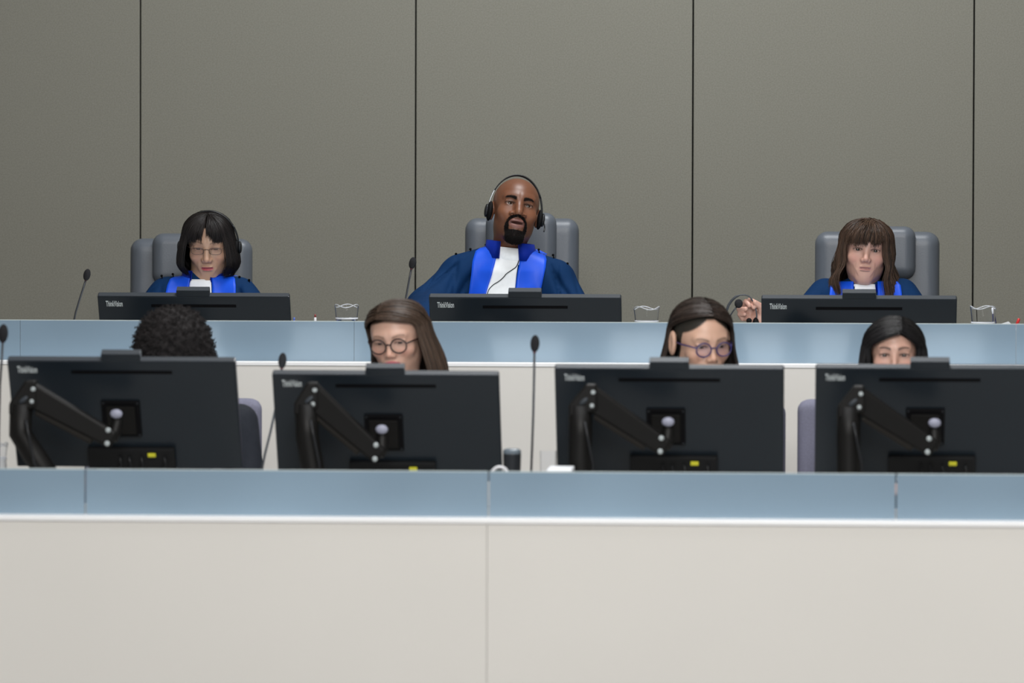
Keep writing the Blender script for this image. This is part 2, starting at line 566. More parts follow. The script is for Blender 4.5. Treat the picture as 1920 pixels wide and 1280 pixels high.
place_monitor(14, 673, 442, 672, YFM, 'black monitor back in front of the person with curly black hair', 'monitors on the front bench')
place_monitor(510.5, 697.5, 936, 699, YFM, 'black monitor back in front of the woman in dark round glasses', 'monitors on the front bench')
place_monitor(1040, 684, 1470.5, 690, YFM, 'black monitor back in front of the woman in blue glasses', 'monitors on the front bench')
place_monitor(1529, 685.5, 1959, 688, YFM, 'black monitor back in front of the woman with sleek black hair', 'monitors on the front bench')

# monitor arms: A upper bolts, B lower bolts, post path and the ball joint
def arm(A, B, ball, post, Y, zdesk, mon):
    top = at(*A[0], Y)
    base = at(*post[-1], Y)
    root = empty('support_arm', (base.x, Y, zdesk))
    P = [at(px, py, Y) for px, py in post]
    P.append(Vector((P[-1].x, Y, zdesk + 0.012)))
    MB().tube(P, [0.031] * len(P), 20).build('post', ARMBLACK, root, smooth=True, world=True)
    MB().lathe([(0.05, 0), (0.05, 0.010), (0.034, 0.014), (0.0, 0.014)], 28, Matrix.Translation(Vector((P[-1].x, Y, zdesk)))).build('base_plate', ARMBLACK, root, world=True)
    a = (at(*A[0], Y) + at(*A[1], Y)) / 2
    b = (at(*B[0], Y + 0.03) + at(*B[1], Y + 0.03)) / 2
    d = (b - a).normalized()
    n = Vector((d.z, 0, -d.x))
    if n.z < 0: n = -n
    yv = Vector((0, 0.022, 0))
    def beam(h0, h1, dy, up0=0.0, ends=0.02):
        a2 = a - d * ends; b2 = b + d * ends
        V = []
        for p, h in ((a2, h0), (b2, h1)):
            for s in (1, -1):
                for t in (-1, 1):
                    V.append(p + n * (s * h + up0) + Vector((0, t * dy, 0)))
        return V, [(0, 1, 3, 2), (4, 6, 7, 5), (0, 4, 5, 1), (2, 3, 7, 6), (0, 2, 6, 4), (1, 5, 7, 3)]
    up = MB(); up.add(*beam(0.034, 0.024, 0.020)); ua = up.build('upper_arm', ARMBLACK, root, world=True, bevel=0.008, seg=3)
    lo = MB(); lo.add(*beam(0.013, 0.009, 0.016, -0.030, -0.03)); lo.build('arm_cover', mat('arm_cover_dark', (0.010, 0.0085, 0.007, 1), 0.55, spec=0.25), root, world=True, bevel=0.004)
    # elbow block on top of the post
    h = MB()
    e = at(post[0][0], post[0][1], Y)
    h.prism([(e.x - 0.030, e.z - 0.03), (e.x - 0.030, e.z + 0.002), (a.x - 0.016, a.z + 0.040), (a.x + 0.012, a.z + 0.040), (a.x + 0.014, a.z - 0.03)], Y - 0.024, Y + 0.024)
    h.build('elbow_joint', ARMBLACK, root, world=True, bevel=0.006)
    c = e + Vector((0.01, -0.026, 0.012))
    MB().ball(c, (0.014, 0.004, 0.006), Matrix.Rotation(-0.7, 4, 'Y')).build('release_lever', MONEDGE, root, smooth=True, world=True)
    for (q, dy) in ((A[0], 0), (A[1], 0), (B[0], 0.03), (B[1], 0.03)):
        p = at(q[0], q[1], Y + dy)
        p.y = Y + dy - 0.018
        p = at(q[0], q[1], p.y)
        MB().lathe([(0.0072, 0), (0.0072, 0.005), (0.005, 0.0065), (0, 0.0065)], 16, Matrix.Translation(p) @ Matrix.Rotation(PI / 2, 4, 'X')).build('bolt_cap', BOLT, root, smooth=False, world=True, bevel=0.001)
    # wrist and ball joint to the plate
    k = at(ball[0], ball[1], Y + 0.05)
    w = MB().tube([b + d * 0.01, b + Vector((0.018, 0.01, 0.012)), Vector((k.x, k.y - 0.012, k.z - 0.03)), Vector((k.x, k.y + 0.01, k.z))], [0.018, 0.017, 0.016, 0.017], 16)
    w.build('wrist', ARMBLACK, root, smooth=True, world=True)
    MB().ball(Vector((k.x, k.y - 0.02, k.z)), (0.0165, 0.008, 0.0125), n=20).build('ball_joint_cap', BALLCAP, root, smooth=True, world=True)
    MB().tube([at(post[0][0] + 8, post[0][1] + 30, Y - 0.03), at(post[0][0] + 14, post[0][1] + 60, Y - 0.032), at(post[0][0] + 24, post[0][1] + 110, Y - 0.03), Vector((P[-1].x + 0.03, Y - 0.03, zdesk + 0.01))], 0.004, 8).build('cable', HSBLACK, root, smooth=True, world=True)
    Mw = Matrix.LocRotScale(mon.location, mon.rotation_euler, mon.scale)
    root.parent = mon
    root.matrix_parent_inverse = Mw.inverted()
    return root
YA = YFM - 0.10
g = 'arms holding the front monitors'
arm([(62, 729), (60, 752)], [(203, 806), (201, 831)], (220, 775), [(40, 757), (38, 812), (62, 850), (90, 890)], YA, FZD, mons[3])
arm([(590, 731), (587, 757)], [(705, 834), (703, 860)], (717, 804), [(574, 757), (576, 815), (588, 890)], YA, FZD, mons[4])
arm([(1112, 735), (1110, 760)], [(1240, 821), (1238, 846)], (1253, 790), [(1088, 760), (1088, 815), (1088, 890)], YA, FZD, mons[5])
arm([(1614, 738), (1611, 763)], [(1742, 822), (1739, 847)], (1752, 792), [(1592, 762), (1591, 815), (1592, 890)], YA, FZD, mons[6])
g = 'arms holding the rear monitors'
for k, l in enumerate((183, 804, 1428)):
    arm([(l + 70, 640), (l + 69, 655)], [(l + 165, 690), (l + 164, 705)], (l + 172, 662), [(l + 56, 655), (l + 56, 680), (l + 56, 700)], YRM - 0.11, RZD, mons[k])


# ------------------------------------------------------------------ judge chairs
def sdf_mesh(name, f, lo, hi, h, m, parent=None, world=False, cols=None):
    V, Q = surf(f, lo, hi, h)
    me = mesh_from(name, V, Q, True, cols)
    return link(name, me, m, parent, world)
def leather_chair():
    """origin on the floor under the seat; faces -y"""
    root = empty('leather_chair', (0, 0, 0))
    def back(P):
        Q = (P[0], P[1] - 0.10 * (P[2] - 0.5) * 0.55, P[2])
        d = rbox(Q, (0, 0.23, 0.86), (0.207, 0.045, 0.365), 0.042)
        g = rbox(Q, (0, 0.175, 0.70), (0.128, 0.03, 0.20), 0.03)
        return smin(d, g, 0.02)
    sdf_mesh('backrest', back, (-0.25, 0.10, 0.46), (0.25, 0.38, 1.26), 0.009, LEATHER, root)
    def hr(P):
        Q = (P[0], P[1] - 0.055 * (P[2] - 0.5), P[2])
        d = rbox(Q, (0, 0.175, 1.155), (0.128, 0.040, 0.088), 0.037)
        return d
    sdf_mesh('headrest', hr, (-0.15, 0.12, 1.04), (0.15, 0.28, 1.26), 0.006, LEATHER, root)
    sdf_mesh('seat', lambda P: rbox(P, (0, -0.02, 0.44), (0.25, 0.25, 0.055), 0.05), (-0.27, -0.29, 0.36), (0.27, 0.25, 0.52), 0.012, LEATHER, root)
    for s in (-1, 1):
        MB().tube([(s * 0.27, -0.18, 0.66), (s * 0.275, 0.0, 0.665), (s * 0.27, 0.16, 0.66)], [0.022, 0.026, 0.022], 12).build('armrest', LEATHER, root, smooth=True)
        MB().tube([(s * 0.22, 0.0, 0.40), (s * 0.275, 0.0, 0.45), (s * 0.275, 0.0, 0.65)], 0.014, 10).build('armrest_post', CHROME, root, smooth=True)
    MB().tube([(0, 0, 0.07), (0, 0, 0.39)], 0.028, 16).build('gas_column', CHROME, root, smooth=True)
    for k in range(5):
        a = 2 * PI * k / 5 + 0.3
        l = MB().tube([(0.02 * math.cos(a), 0.02 * math.sin(a), 0.10), (0.24 * math.cos(a), 0.24 * math.sin(a), 0.07)], [0.022, 0.014], 10).build('base_leg', CHROME, root, smooth=True)
        MB().tube([(0.24 * math.cos(a) - 0.015 * math.sin(a), 0.24 * math.sin(a) + 0.015 * math.cos(a), 0.027), (0.24 * math.cos(a) + 0.015 * math.sin(a), 0.24 * math.sin(a) - 0.015 * math.cos(a), 0.027)], 0.027, 14).build('caster', ARMBLACK, l, smooth=True)
    return root
lc0 = leather_chair()
def place_lchair(px0, px1, ptop, rz, label, first=False):
    o = lc0 if first else copy_tree(lc0)
    Yc = 15.42
    a = at((px0 + px1) / 2, ptop, Yc + 0.27)
    o.location = (a.x, Yc, DAIS)
    top_local = 1.225
    o.scale = ((px1 - px0) / F_PX * 15.7 / 0.414, 1.0, (a.z - DAIS) / top_local)
    o.rotation_euler = (0, 0, rz)
    tag(o, label, 'chair', 'grey leather chairs of the judges')
place_lchair(253, 483, 447, 0.06, 'grey leather chair of the judge with dark bobbed hair', True)
place_lchair(872, 1086, 409, 0.0, 'grey leather chair of the bearded judge in the middle')
place_lchair(1523, 1755, 434, -0.04, 'grey leather chair of the brown haired judge')

def fabric_chair():
    root = empty('office_chair', (0, 0, 0))
    sdf_mesh('backrest', lambda P: rbox((P[0], P[1] - 0.4 * P[0] ** 2 * -1, P[2]), (0, 0.22, 0.79), (0.262, 0.035, 0.26), 0.034), (-0.28, 0.13, 0.50), (0.28, 0.30, 1.08), 0.010, LAVENDER, root)
    sdf_mesh('seat', lambda P: rbox(P, (0, -0.02, 0.45), (0.25, 0.24, 0.045), 0.04), (-0.27, -0.28, 0.38), (0.27, 0.24, 0.52), 0.012, LAVENDER, root)
    MB().box((0, 0.235, 0.50), (0.06, 0.02, 0.24)).build('back_support', ARMBLACK, root, bevel=0.004)
    MB().tube([(0, 0, 0.07), (0, 0, 0.41)], 0.028, 16).build('gas_column', CHROME, root, smooth=True)
    for k in range(5):
        a = 2 * PI * k / 5 + 0.3
        l = MB().tube([(0.02 * math.cos(a), 0.02 * math.sin(a), 0.10), (0.24 * math.cos(a), 0.24 * math.sin(a), 0.07)], [0.022, 0.014], 10).build('base_leg', ARMBLACK, root, smooth=True)
        MB().tube([(0.24 * math.cos(a) - 0.015 * math.sin(a), 0.24 * math.sin(a) + 0.015 * math.cos(a), 0.027), (0.24 * math.cos(a) + 0.015 * math.sin(a), 0.24 * math.sin(a) - 0.015 * math.cos(a), 0.027)], 0.027, 14).build('caster', ARMBLACK, l, smooth=True)
    return root
fc0 = fabric_chair()
YC = 13.12
for i, (px, ptop, lab) in enumerate(((327, 745, 'lavender grey chair of the person with curly black hair'),
                          (735, 752, 'lavender grey chair of the woman in dark round glasses'),
                          (1305, 752, 'lavender grey chair of the woman in blue glasses'),
                          (1664, 748, 'lavender grey chair of the woman with sleek black hair'))):
    o = fc0 if i == 0 else copy_tree(fc0)
    a = at(px, ptop, YC + 0.22)
    o.location = (a.x, YC, 0.0)
    o.scale = (1, 1, a.z / 1.05)
    tag(o, lab, 'chair', 'fabric chairs behind the front bench')

# ------------------------------------------------------------------ people
def headmat(c, yaw=0, pitch=0, roll=0, s=1.0, sx=1.0, sz=1.0):
    r = math.radians
    return (Matrix.Translation(c) @ Matrix.Rotation(r(roll), 4, 'Y') @ Matrix.Rotation(r(pitch), 4, 'X') @ Matrix.Rotation(r(yaw), 4, 'Z')
            @ Matrix.Diagonal(Vector((s * sx, s, s * sz, 1))))
def head_at(px, py, Y, yaw, pitch, roll, s, sx=1.0, sz=1.0):
    """place the head so that the point between the eyes lies on the sight line of the pixel"""
    M0 = headmat(Vector((0, 0, 0)), yaw, pitch, roll, s, sx, sz)
    off = M0 @ Vector((0, -0.080, 0))
    e = at(px, py, Y + off.y)
    return headmat(e - off, yaw, pitch, roll, s, sx, sz)

DEF = dict(ear=1.0, browz=0.0, hslope=0.0, muzzle=1.0, crown=0.0, scalp=None, hairline=0.062, jaw=1.0, cheek=1.0, nose=1.0, nosew=1.0, lip=1.0, eye=1.0, neck=0.054, mouth_open=0.0, chin=1.0, ears=True, brow=1.0,
           skin=(0.5, 0.3, 0.2), lipc=(0.4, 0.15, 0.12), browc=(0.05, 0.03, 0.02), browh=1.0, blush=(0.5, 0.2, 0.15), beard=False, folds=1.0, mouthw=1.0, gaze=(0, 0), neckto=None, lid=(0.3, 0.15, 0.1))
def make_head(M, h=0.0022, **kw):
    p = dict(DEF); p.update(kw)
    Mi = M.inverted()
    nb = Mi @ p['neckto'] if p['neckto'] is not None else Vector((0, 0.04, -0.19))
    E = 0.031
    def f(P):
        X, Y, Z = P
        A = (np.abs(X), Y, Z)
        d = ell(A, (0, 0.012, 0.035 - p['crown'] * 0.5), (0.0765, 0.096, 0.079 - p['crown'] * 0.5))
        d = smin(d, ell(A, (0, -0.024, -0.015), (0.064, 0.063, 0.090)), 0.022)
        d = smin(d, ell(A, (0, -0.028, -0.070), (0.046 * p['jaw'], 0.050, 0.043)), 0.024)
        d = smin(d, ell(A, (0.044 * p['jaw'], 0.000, -0.052), (0.016, 0.030, 0.026)), 0.03)
        d = smin(d, cone(A, (0, -0.066, -0.094 * p['chin']), (0.010, -0.063, -0.094 * p['chin']), 0.0165), 0.020)
        d = smin(d, ell(A, (0.041, -0.058, -0.026), (0.021 * p['cheek'], 0.018, 0.018)), 0.022)
        d = smin(d, cone(A, (0.008, -0.079, 0.021), (0.042, -0.066, 0.023), 0.0075 * p['brow'], 0.007), 0.016)
        d = smax(d, -ell(A, (E, -0.098, -0.001), (0.020, 0.0150, 0.0135)), 0.012)
        # eyeball lids
        d = smin(d, ell(A, (E, -0.0670, -0.0005), (0.0150, 0.0150, 0.0125)), 0.005)
        d = smin(d, cone(A, (E - 0.011, -0.0805, 0.0075), (E + 0.013, -0.0755, 0.0062), 0.0022), 0.005)
        # nose
        nw = p['nosew']
        d = smin(d, cone(A, (0, -0.079, 0.008), (0, -0.100, -0.030), 0.0062 * nw, 0.0096 * min(nw, 1.4)), 0.013)
        d = smin(d, ell(A, (0.0108 * nw, -0.0905, -0.0355), (0.0085 * (0.5 + 0.5 * nw), 0.0100, 0.0078)), 0.007)
        d = smax(d, -ell(A, (0.0068 * nw, -0.0985, -0.0440), (0.0040 * nw, 0.0060, 0.0042)), 0.0025)
        # mouth
        mo = p['mouth_open']; mw = 0.0225 * p['mouthw']
        d = smin(d, ell(A, (0, -0.0775, -0.060), (0.030, 0.0115 * p['muzzle'], 0.022)), 0.014)
        d = smin(d, ell((X, Y + 0.10 * X * X * 10, Z), (0, -0.0880, -0.0555 + mo * 0.4), (mw, 0.0080, 0.0048 * p['lip'])), 0.004)
        d = smin(d, ell((X, Y + 0.10 * X * X * 10, Z), (0, -0.0865, -0.0665 - mo * 0.9), (mw * 0.85, 0.0080, 0.0058 * p['lip'])), 0.004)
        d = smax(d, -ell((X, Y, Z), (0, -0.0960 if mo else -0.1015, -0.0612 - mo * 0.3), (mw * 0.98, 0.0150 if mo else 0.0100, 0.0012 + mo)), 0.002)
        # folds beside the nose
        if p['folds']:
            d = smax(d, -cone(A, (0.020, -0.094, -0.038), (0.031, -0.085, -0.060), 0.0024 * p['folds']), 0.009)
        # opening between the lids
        d = smax(d, -ell((A[0], Y, Z), (E, -0.0860, -0.0005), (0.0138, 0.0130, 0.0049 * p['eye'])), 0.0018)
        if p['ears']:
            ee = p['ear']
            e = ell(A, (0.076 + 0.010 * (ee - 1) / 0.25, 0.012, -0.008), (0.0085 * ee, 0.0165 * ee, 0.030 * ee))
            e = smax(e, -ell(A, (0.084 + 0.014 * (ee - 1) / 0.25, 0.006, -0.006), (0.006, 0.010 * ee, 0.019 * ee)), 0.004)
            d = smin(d, e, 0.004)
        if p['beard']:
            s = np.abs(X) / 0.047
            b = ell(A, (0, -0.062, -0.098), (0.034, 0.028, 0.022))
            d = smin(d, b, 0.008)
        n = cone(P, (0, 0.022, -0.055), (nb.x, nb.y, nb.z), p['neck'], p['neck'] * 1.02)
        d = smin(d, n, 0.022)
        return d
    zlo = min(-0.24, nb.z - 0.03)
    V, Q = surf(f, (min(-0.10, nb.x - 0.07), -0.13, zlo), (max(0.10, nb.x + 0.07), max(0.12, nb.y + 0.075), 0.125), h)
    X, Y, Z = V.T; A = np.abs(X)
    C = np.tile(np.array(p['skin']), (len(V), 1)).astype(float)
    def blend(m, c):
        m = np.clip(m, 0, 1)[:, None]
        C[:] = C * (1 - m) + np.array(c) * m
    front = np.clip((-Y - 0.03) / 0.02, 0, 1)
    g = lambda cx, cz, sx, sz: np.exp(-((A - cx) / sx) ** 2 - ((Z - cz) / sz) ** 2) * front
    blend(0.45 * g(0.042, -0.030, 0.020, 0.018), p['blush'])
    blend(0.30 * g(0.0, -0.032, 0.014, 0.012), p['blush'])
    blend(0.65 * g(E, -0.001, 0.018, 0.0115), p['lid'])
    # lashes along the lid opening
    el = np.sqrt(((A - E) / 0.0150) ** 2 + ((Z + 0.0005) / (0.0060 * max(p['eye'], 0.5))) ** 2)
    blend(0.85 * np.clip(1 - np.abs(el - 1.0) / 0.32, 0, 1) * front * np.where(Z > -0.001, 1, 0.35), (0.02, 0.015, 0.012))
    # brows
    t = np.clip((A - 0.012) / 0.036, 0, 1)
    bz = 0.0185 + p['browz'] + 0.0065 * np.sin(t * PI * 0.75) - 0.002 * t
    wdt = (0.0040 - 0.0020 * t) * p['browh']
    bm = np.clip(1.5 - np.abs(Z - bz) / wdt, 0, 1) * np.clip((A - 0.010) / 0.004, 0, 1) * np.clip((0.050 - A) / 0.006, 0, 1) * front
    blend(bm * min(1.0, 0.85 * p['brow']), p['browc'])
    # lips
    mo = p['mouth_open']; mw = 0.0235 * p['mouthw']
    zz = np.where(Z > -0.0612, (Z + 0.0612 - mo * 0.4) / (0.0092 * p['lip']), (-0.0612 - mo * 0.9 - Z) / (0.0108 * p['lip']))
    lm = np.clip(1.6 * (1.15 - np.sqrt((A / mw) ** 2 + np.clip(zz, 0, 9) ** 2)) / 0.3, 0, 1) * front
    blend(lm * 0.9, p['lipc'])
    ml = np.clip(1.6 - np.abs(Z + 0.0612 + mo * 0.3) / (0.0009 + mo), 0, 1) * np.clip((mw - A) / 0.003, 0, 1) * front
    blend(ml * 0.85, (p['lipc'][0] * 0.18, p['lipc'][1] * 0.15, p['lipc'][2] * 0.15))
    if p['beard']:
        nz = np.sin(X * 900) * np.sin(Z * 850) * 0.0012
        ring = np.abs(np.sqrt((A / 0.031) ** 2 + ((Z + 0.072) / 0.034) ** 2) - 1.0 + nz * 20)
        bm = np.clip(2.0 - ring / 0.13, 0, 1) * (Z < -0.040) * np.clip((-Y - 0.035) / 0.01, 0, 1)
        bm = np.maximum(bm, np.clip((1.0 + nz * 20 - np.sqrt((A / 0.036) ** 2 + ((Z + 0.100) / 0.026) ** 2)) / 0.15, 0, 1) * (Z < -0.083) * np.clip((-Y - 0.035) / 0.01, 0, 1) * (Z > -0.15))
        bm = bm * (1 - 0.9 * lm) * (1 - ml)
        blend(bm * 0.96, (0.006, 0.005, 0.005))
        st = np.clip((-0.035 - Z) / 0.03, 0, 1) * np.clip((A - 0.025) / 0.02, 0, 1) * np.clip((Z + 0.13) / 0.02, 0, 1) * (0.5 + 0.5 * np.sin(X * 1500) * np.sin(Z * 1300) * np.sin(Y * 1400)) * np.clip((-Y + 0.01) / 0.03, 0, 1)
        blend(st * 0.35, (0.03, 0.02, 0.015))
    if p['scalp'] is not None:
        sm = np.clip((Z - p['hairline'] + p['hslope'] * np.clip(A - 0.012, 0, 1) + np.clip(Y + 0.03, 0, 1) * 3) / 0.005, 0, 1) * (Z > -0.06) * (A < 0.0775)
        blend(sm, p['scalp'])
    p['_V'] = V; p['_C'] = C
    return V, Q, C, E, p

def eyes(M, p, E, root, iris=(0.03, 0.015, 0.008)):
    for s in (-1, 1):
        n1, n2 = 24, 24
        gx, gz = p['gaze']
        gd = np.array([gx, -1.0, gz]); gd /= np.linalg.norm(gd)
        V = []; 
        for i in range(n1 + 1):
            for k in range(n2):
                th = PI * i / n1; a = 2 * PI * k / n2
                V.append((math.sin(th) * math.cos(a), -math.cos(th), math.sin(th) * math.sin(a)))
        V = np.array(V)
        F = [(i * n2 + k, i * n2 + (k + 1) % n2, (i + 1) * n2 + (k + 1) % n2, (i + 1) * n2 + k) for i in range(n1) for k in range(n2)]
        # iris drawn around the gaze direction
        ang = np.arccos(np.clip(V @ gd, -1, 1))
        C = np.tile(np.array((0.34, 0.29, 0.26)), (len(V), 1))
        C[ang < 0.60] = iris
        C[ang < 0.24] = (0.003, 0.003, 0.003)
        W = xf(V * np.array([0.0127, 0.0127, 0.0120]) + np.array([s * E, -0.0672, -0.0005]), M)
        me = mesh_from('eye', W, np.array(F), True, C)
        link('eye', me, EYE, root, True)

def strands(M, n, pole=(0, 0), c=(0, 0.012, 0.030), r=(0.084, 0.104, 0.090), phi_end=None, zend=None, fall=None, col=(0.02, 0.012, 0.01), var=0.5,
            width=0.0011, seed=1, jitter=0.0035, start=0.30, npts=18, part=None, wave=0.0, curl=0.0, streak=0.0):
    """hair: combed strands growing from a parting, over the crown and down; returns V, F(quads), colours.
    part = (sideways offset, angle of its front end, angle of its back end), angles forward of the crown.
    an inner layer closes the surface under the strands"""
    rg = np.random.default_rng(seed)
    r = np.array(r); c = np.array(c)
    tq = np.linspace(0, PI / 2, 34)
    def path(ph0, off, tstart, zj, lat, m):
        ph1 = phi_end(ph0)
        ze = zend(ph1, ph0) + zj
        if part:
            q = abs(ph0) / 180.0
            al = math.radians(part[1] * (1 - q) + part[2] * q)
            px = part[0] / r[0]
            pd = np.array([px, -math.sin(al) * math.sqrt(1 - px * px), math.cos(al) * math.sqrt(1 - px * px)])
        else:
            a, b = pole[0] / r[0], pole[1] / r[1]
            pd = np.array([a, b, math.sqrt(max(0.05, 1 - a * a - b * b))])
        ph = math.radians(ph1 + lat)
        hd = np.array([math.sin(ph), -math.cos(ph), 0.0])
        D = np.cos(tq)[:, None] * pd + np.sin(tq)[:, None] * hd
        D /= np.linalg.norm(D, axis=1)[:, None]
        P = c + D * r * (1 + off)
        if ze < c[2]:
            u = np.linspace(0, c[2] - ze, 26)[1:]
            dl = c[2] - ze
            fl = np.array([fall(math.degrees(ph), x, dl) if fall else 0.0 for x in u])
            e = P[-1]
            Q = np.stack([e[0] + math.sin(ph) * fl, e[1] - math.cos(ph) * fl, e[2] - u], 1)
            if wave:
                Q[:, 0] += wave * np.sin(u * 60 + ph * 4) * np.clip(u / 0.1, 0, 1)
            P = np.concatenate([P, Q])
        else:
            k = np.nonzero(P[:, 2] < ze)[0]
            if len(k) and k[0] > 2: P = P[:k[0]]
        L = np.concatenate([[0], np.cumsum(np.linalg.norm(np.diff(P, axis=0), axis=1))])
        t = np.linspace(tstart * min(L[-1], 0.12), L[-1], m)
        return np.stack([np.interp(t, L, P[:, i]) for i in range(3)], 1)
    VV = []; FF = []; CC = []
    nv = 0
    naz = 140; m = 30
    rows = []; zes = []
    for a in range(naz):
        ph0 = -179.9 + 359.8 * a / (naz - 1)
        rows.append(path(ph0, -0.03, 0.0, 0.006, 0, m)); zes.append(zend(phi_end(ph0), ph0))
    for a in range(naz):
        b = (a + 1) % naz
        if abs(zes[a] - zes[b]) > 0.03 or np.linalg.norm(rows[a][-1] - rows[b][-1]) > 0.03: continue
        V = np.concatenate([rows[a], rows[b]])
        for i in range(m - 1):
            FF.append((nv + i, nv + i + 1, nv + m + i + 1, nv + m + i))
        VV.append(V); CC.append(np.tile(np.array(col) * 0.5, (len(V), 1))); nv += len(V)
    tt = np.linspace(0, 1, npts)
    for q in range(n):
        ph0 = rg.uniform(-180, 180)
        off = rg.normal(0, 1) * 0.012 + 0.01
        P = path(ph0, off, rg.uniform(0, start), rg.normal(0, 1) * 0.006, rg.normal(0, 2.5), npts)
        wob = rg.normal(0, jitter * 0.35, 3)
        P = P + wob * (tt ** 2)[:, None] + np.sin(tt * rg.uniform(3, 9) + rg.uniform(0, 6))[:, None] * rg.normal(0, jitter * 0.25, 3)
        T = np.gradient(P, axis=0); T /= np.linalg.norm(T, axis=1)[:, None] + 1e-9
        O = P - c; O[:, 2] *= 0.3
        O /= np.linalg.norm(O, axis=1)[:, None] + 1e-9
        S = np.cross(T, O); S /= np.linalg.norm(S, axis=1)[:, None] + 1e-9
        O = np.cross(S, T)
        wd = width * rg.uniform(0.7, 1.5) * (0.35 + 0.65 * np.clip((1 - tt) * 4, 0, 1))
        ring = [P + S * wd[:, None], P + O * wd[:, None] * 0.7, P - S * wd[:, None], P - O * wd[:, None] * 0.7]
        V = np.stack(ring, 1).reshape(-1, 3)
        for i in range(npts - 1):
            for k in range(4):
                k2 = (k + 1) % 4
                FF.append((nv + i * 4 + k, nv + i * 4 + k2, nv + (i + 1) * 4 + k2, nv + (i + 1) * 4 + k))
        b = max(0.25, 1 + rg.normal(0, var * 0.5) + 0.25 * math.sin(ph0 * 0.35 + seed))
        VV.append(V); CC.append(np.tile(np.array(col) * b, (len(V), 1))); nv += len(V)
    return xf(np.concatenate(VV), M), np.array(FF), np.concatenate(CC)

def person(name_label, cx, cy, floorz, group=None):
    return empty('person', (cx, cy, floorz), name_label, 'person', group)

def tube_np(pts, rs, n=16):
    b = MB(); b.tube(pts, rs, n)
    return np.array(b.V), b.F

def join_parts(parts):
    """parts: list of (V, F, C) -> one; F may be arrays or lists of quads/ngons"""
    V = []; F = []; C = []; n = 0
    for v, f, c in parts:
        V.append(v)
        F += [tuple(int(i) + n for i in q) for q in f]
        if not hasattr(c[0], '__len__'): c = np.tile(np.array(c), (len(v), 1))
        C.append(c); n += len(v)
    return np.concatenate(V), F, np.concatenate(C)

def body_fields(cx, cy, zs, hw, arms, seatz, lean=0.0, wide=1.0, slope=0.030, extra=0.0, tilt=0.0):
    """cloth surface of the upper body: torso, shoulders and sleeves. arms: [[shoulder, elbow, wrist], ...] world points"""
    def f(P):
        X, Y, Z = P
        sy = 0.62
        Q = ((X - cx), (Y - cy) / sy, Z - zs)
        tor = cone(Q, (0, 0, -0.20), (0, 0.0, -0.42), 0.148 * wide + extra, 0.165 * wide + extra) * sy
        A = (np.abs(X - cx), (Y - cy) / 0.9, Z - zs - tilt * (X - cx))
        sh = cone(A, (0.030, 0.01, -0.050), (hw - 0.062, 0.0, -0.062 - slope), 0.052 + extra, 0.060 + extra)
        nk = cone((X - cx, (Y - cy) / 0.95, Z - zs), (0, 0.005, -0.085), (0, 0.005, -0.045), 0.088, 0.060)
        d = smin(tor, sh, 0.05)
        d = smin(d, nk, 0.03)
        for (s, e, w, r0, r1, r2) in arms:
            a = smin(cone(P, s, e, r0, r1), cone(P, e, w, r1, r2), 0.02)
            d = smin(d, a, 0.035)
        return d
    return f

def folds(V, amp=0.004, seed=0, only=None):
    X, Y, Z = V.T
    s = seed * 1.7
    w = np.sin(X * 34 + 6 * np.sin(Z * 7 + s) + s) * 0.5 + np.sin(X * 61 - Z * 16 + 2 * s) * 0.3 + np.sin(Z * 45 + X * 25 + s * 3) * 0.25
    D = w * amp
    V = V.copy()
    V[:, 1] -= D
    return V

def robe_folds(V, cx, cy, zs, hw, seed):
    """hanging creases from the shoulder seams, drawn in along the front and back of the cloth"""
    V = V.copy()
    X, Y, Z = V.T
    a = np.abs(X - cx); dz = zs - Z
    sl = seed * 1.3
    fan = (X - cx) / (0.10 + 0.9 * np.clip(dz, 0.02, 1))
    c1 = np.abs(np.sin(fan * 6.5 + 1.5 * np.sin(Z * 9 + sl) + sl))
    c2 = np.abs(np.sin((X - cx) * 48 + Z * 14 * np.sign(X - cx) + sl * 2))
    cre = (1 - c1) ** 2.5 * 0.020 + (1 - c2) ** 4 * 0.011
    cre = cre * np.clip((dz - 0.03) / 0.08, 0, 1)
    seam = np.exp(-((a - (hw - 0.045) - 0.10 * np.clip(dz - 0.08, 0, 1)) / 0.007) ** 2) * 0.009 * np.clip((dz - 0.02) / 0.05, 0, 1)
    band = np.clip((a - 0.05) / 0.05, 0.25, 1)
    V[:, 1] += np.where(Y < cy, 1, -0.4) * (cre * band + seam)
    return V

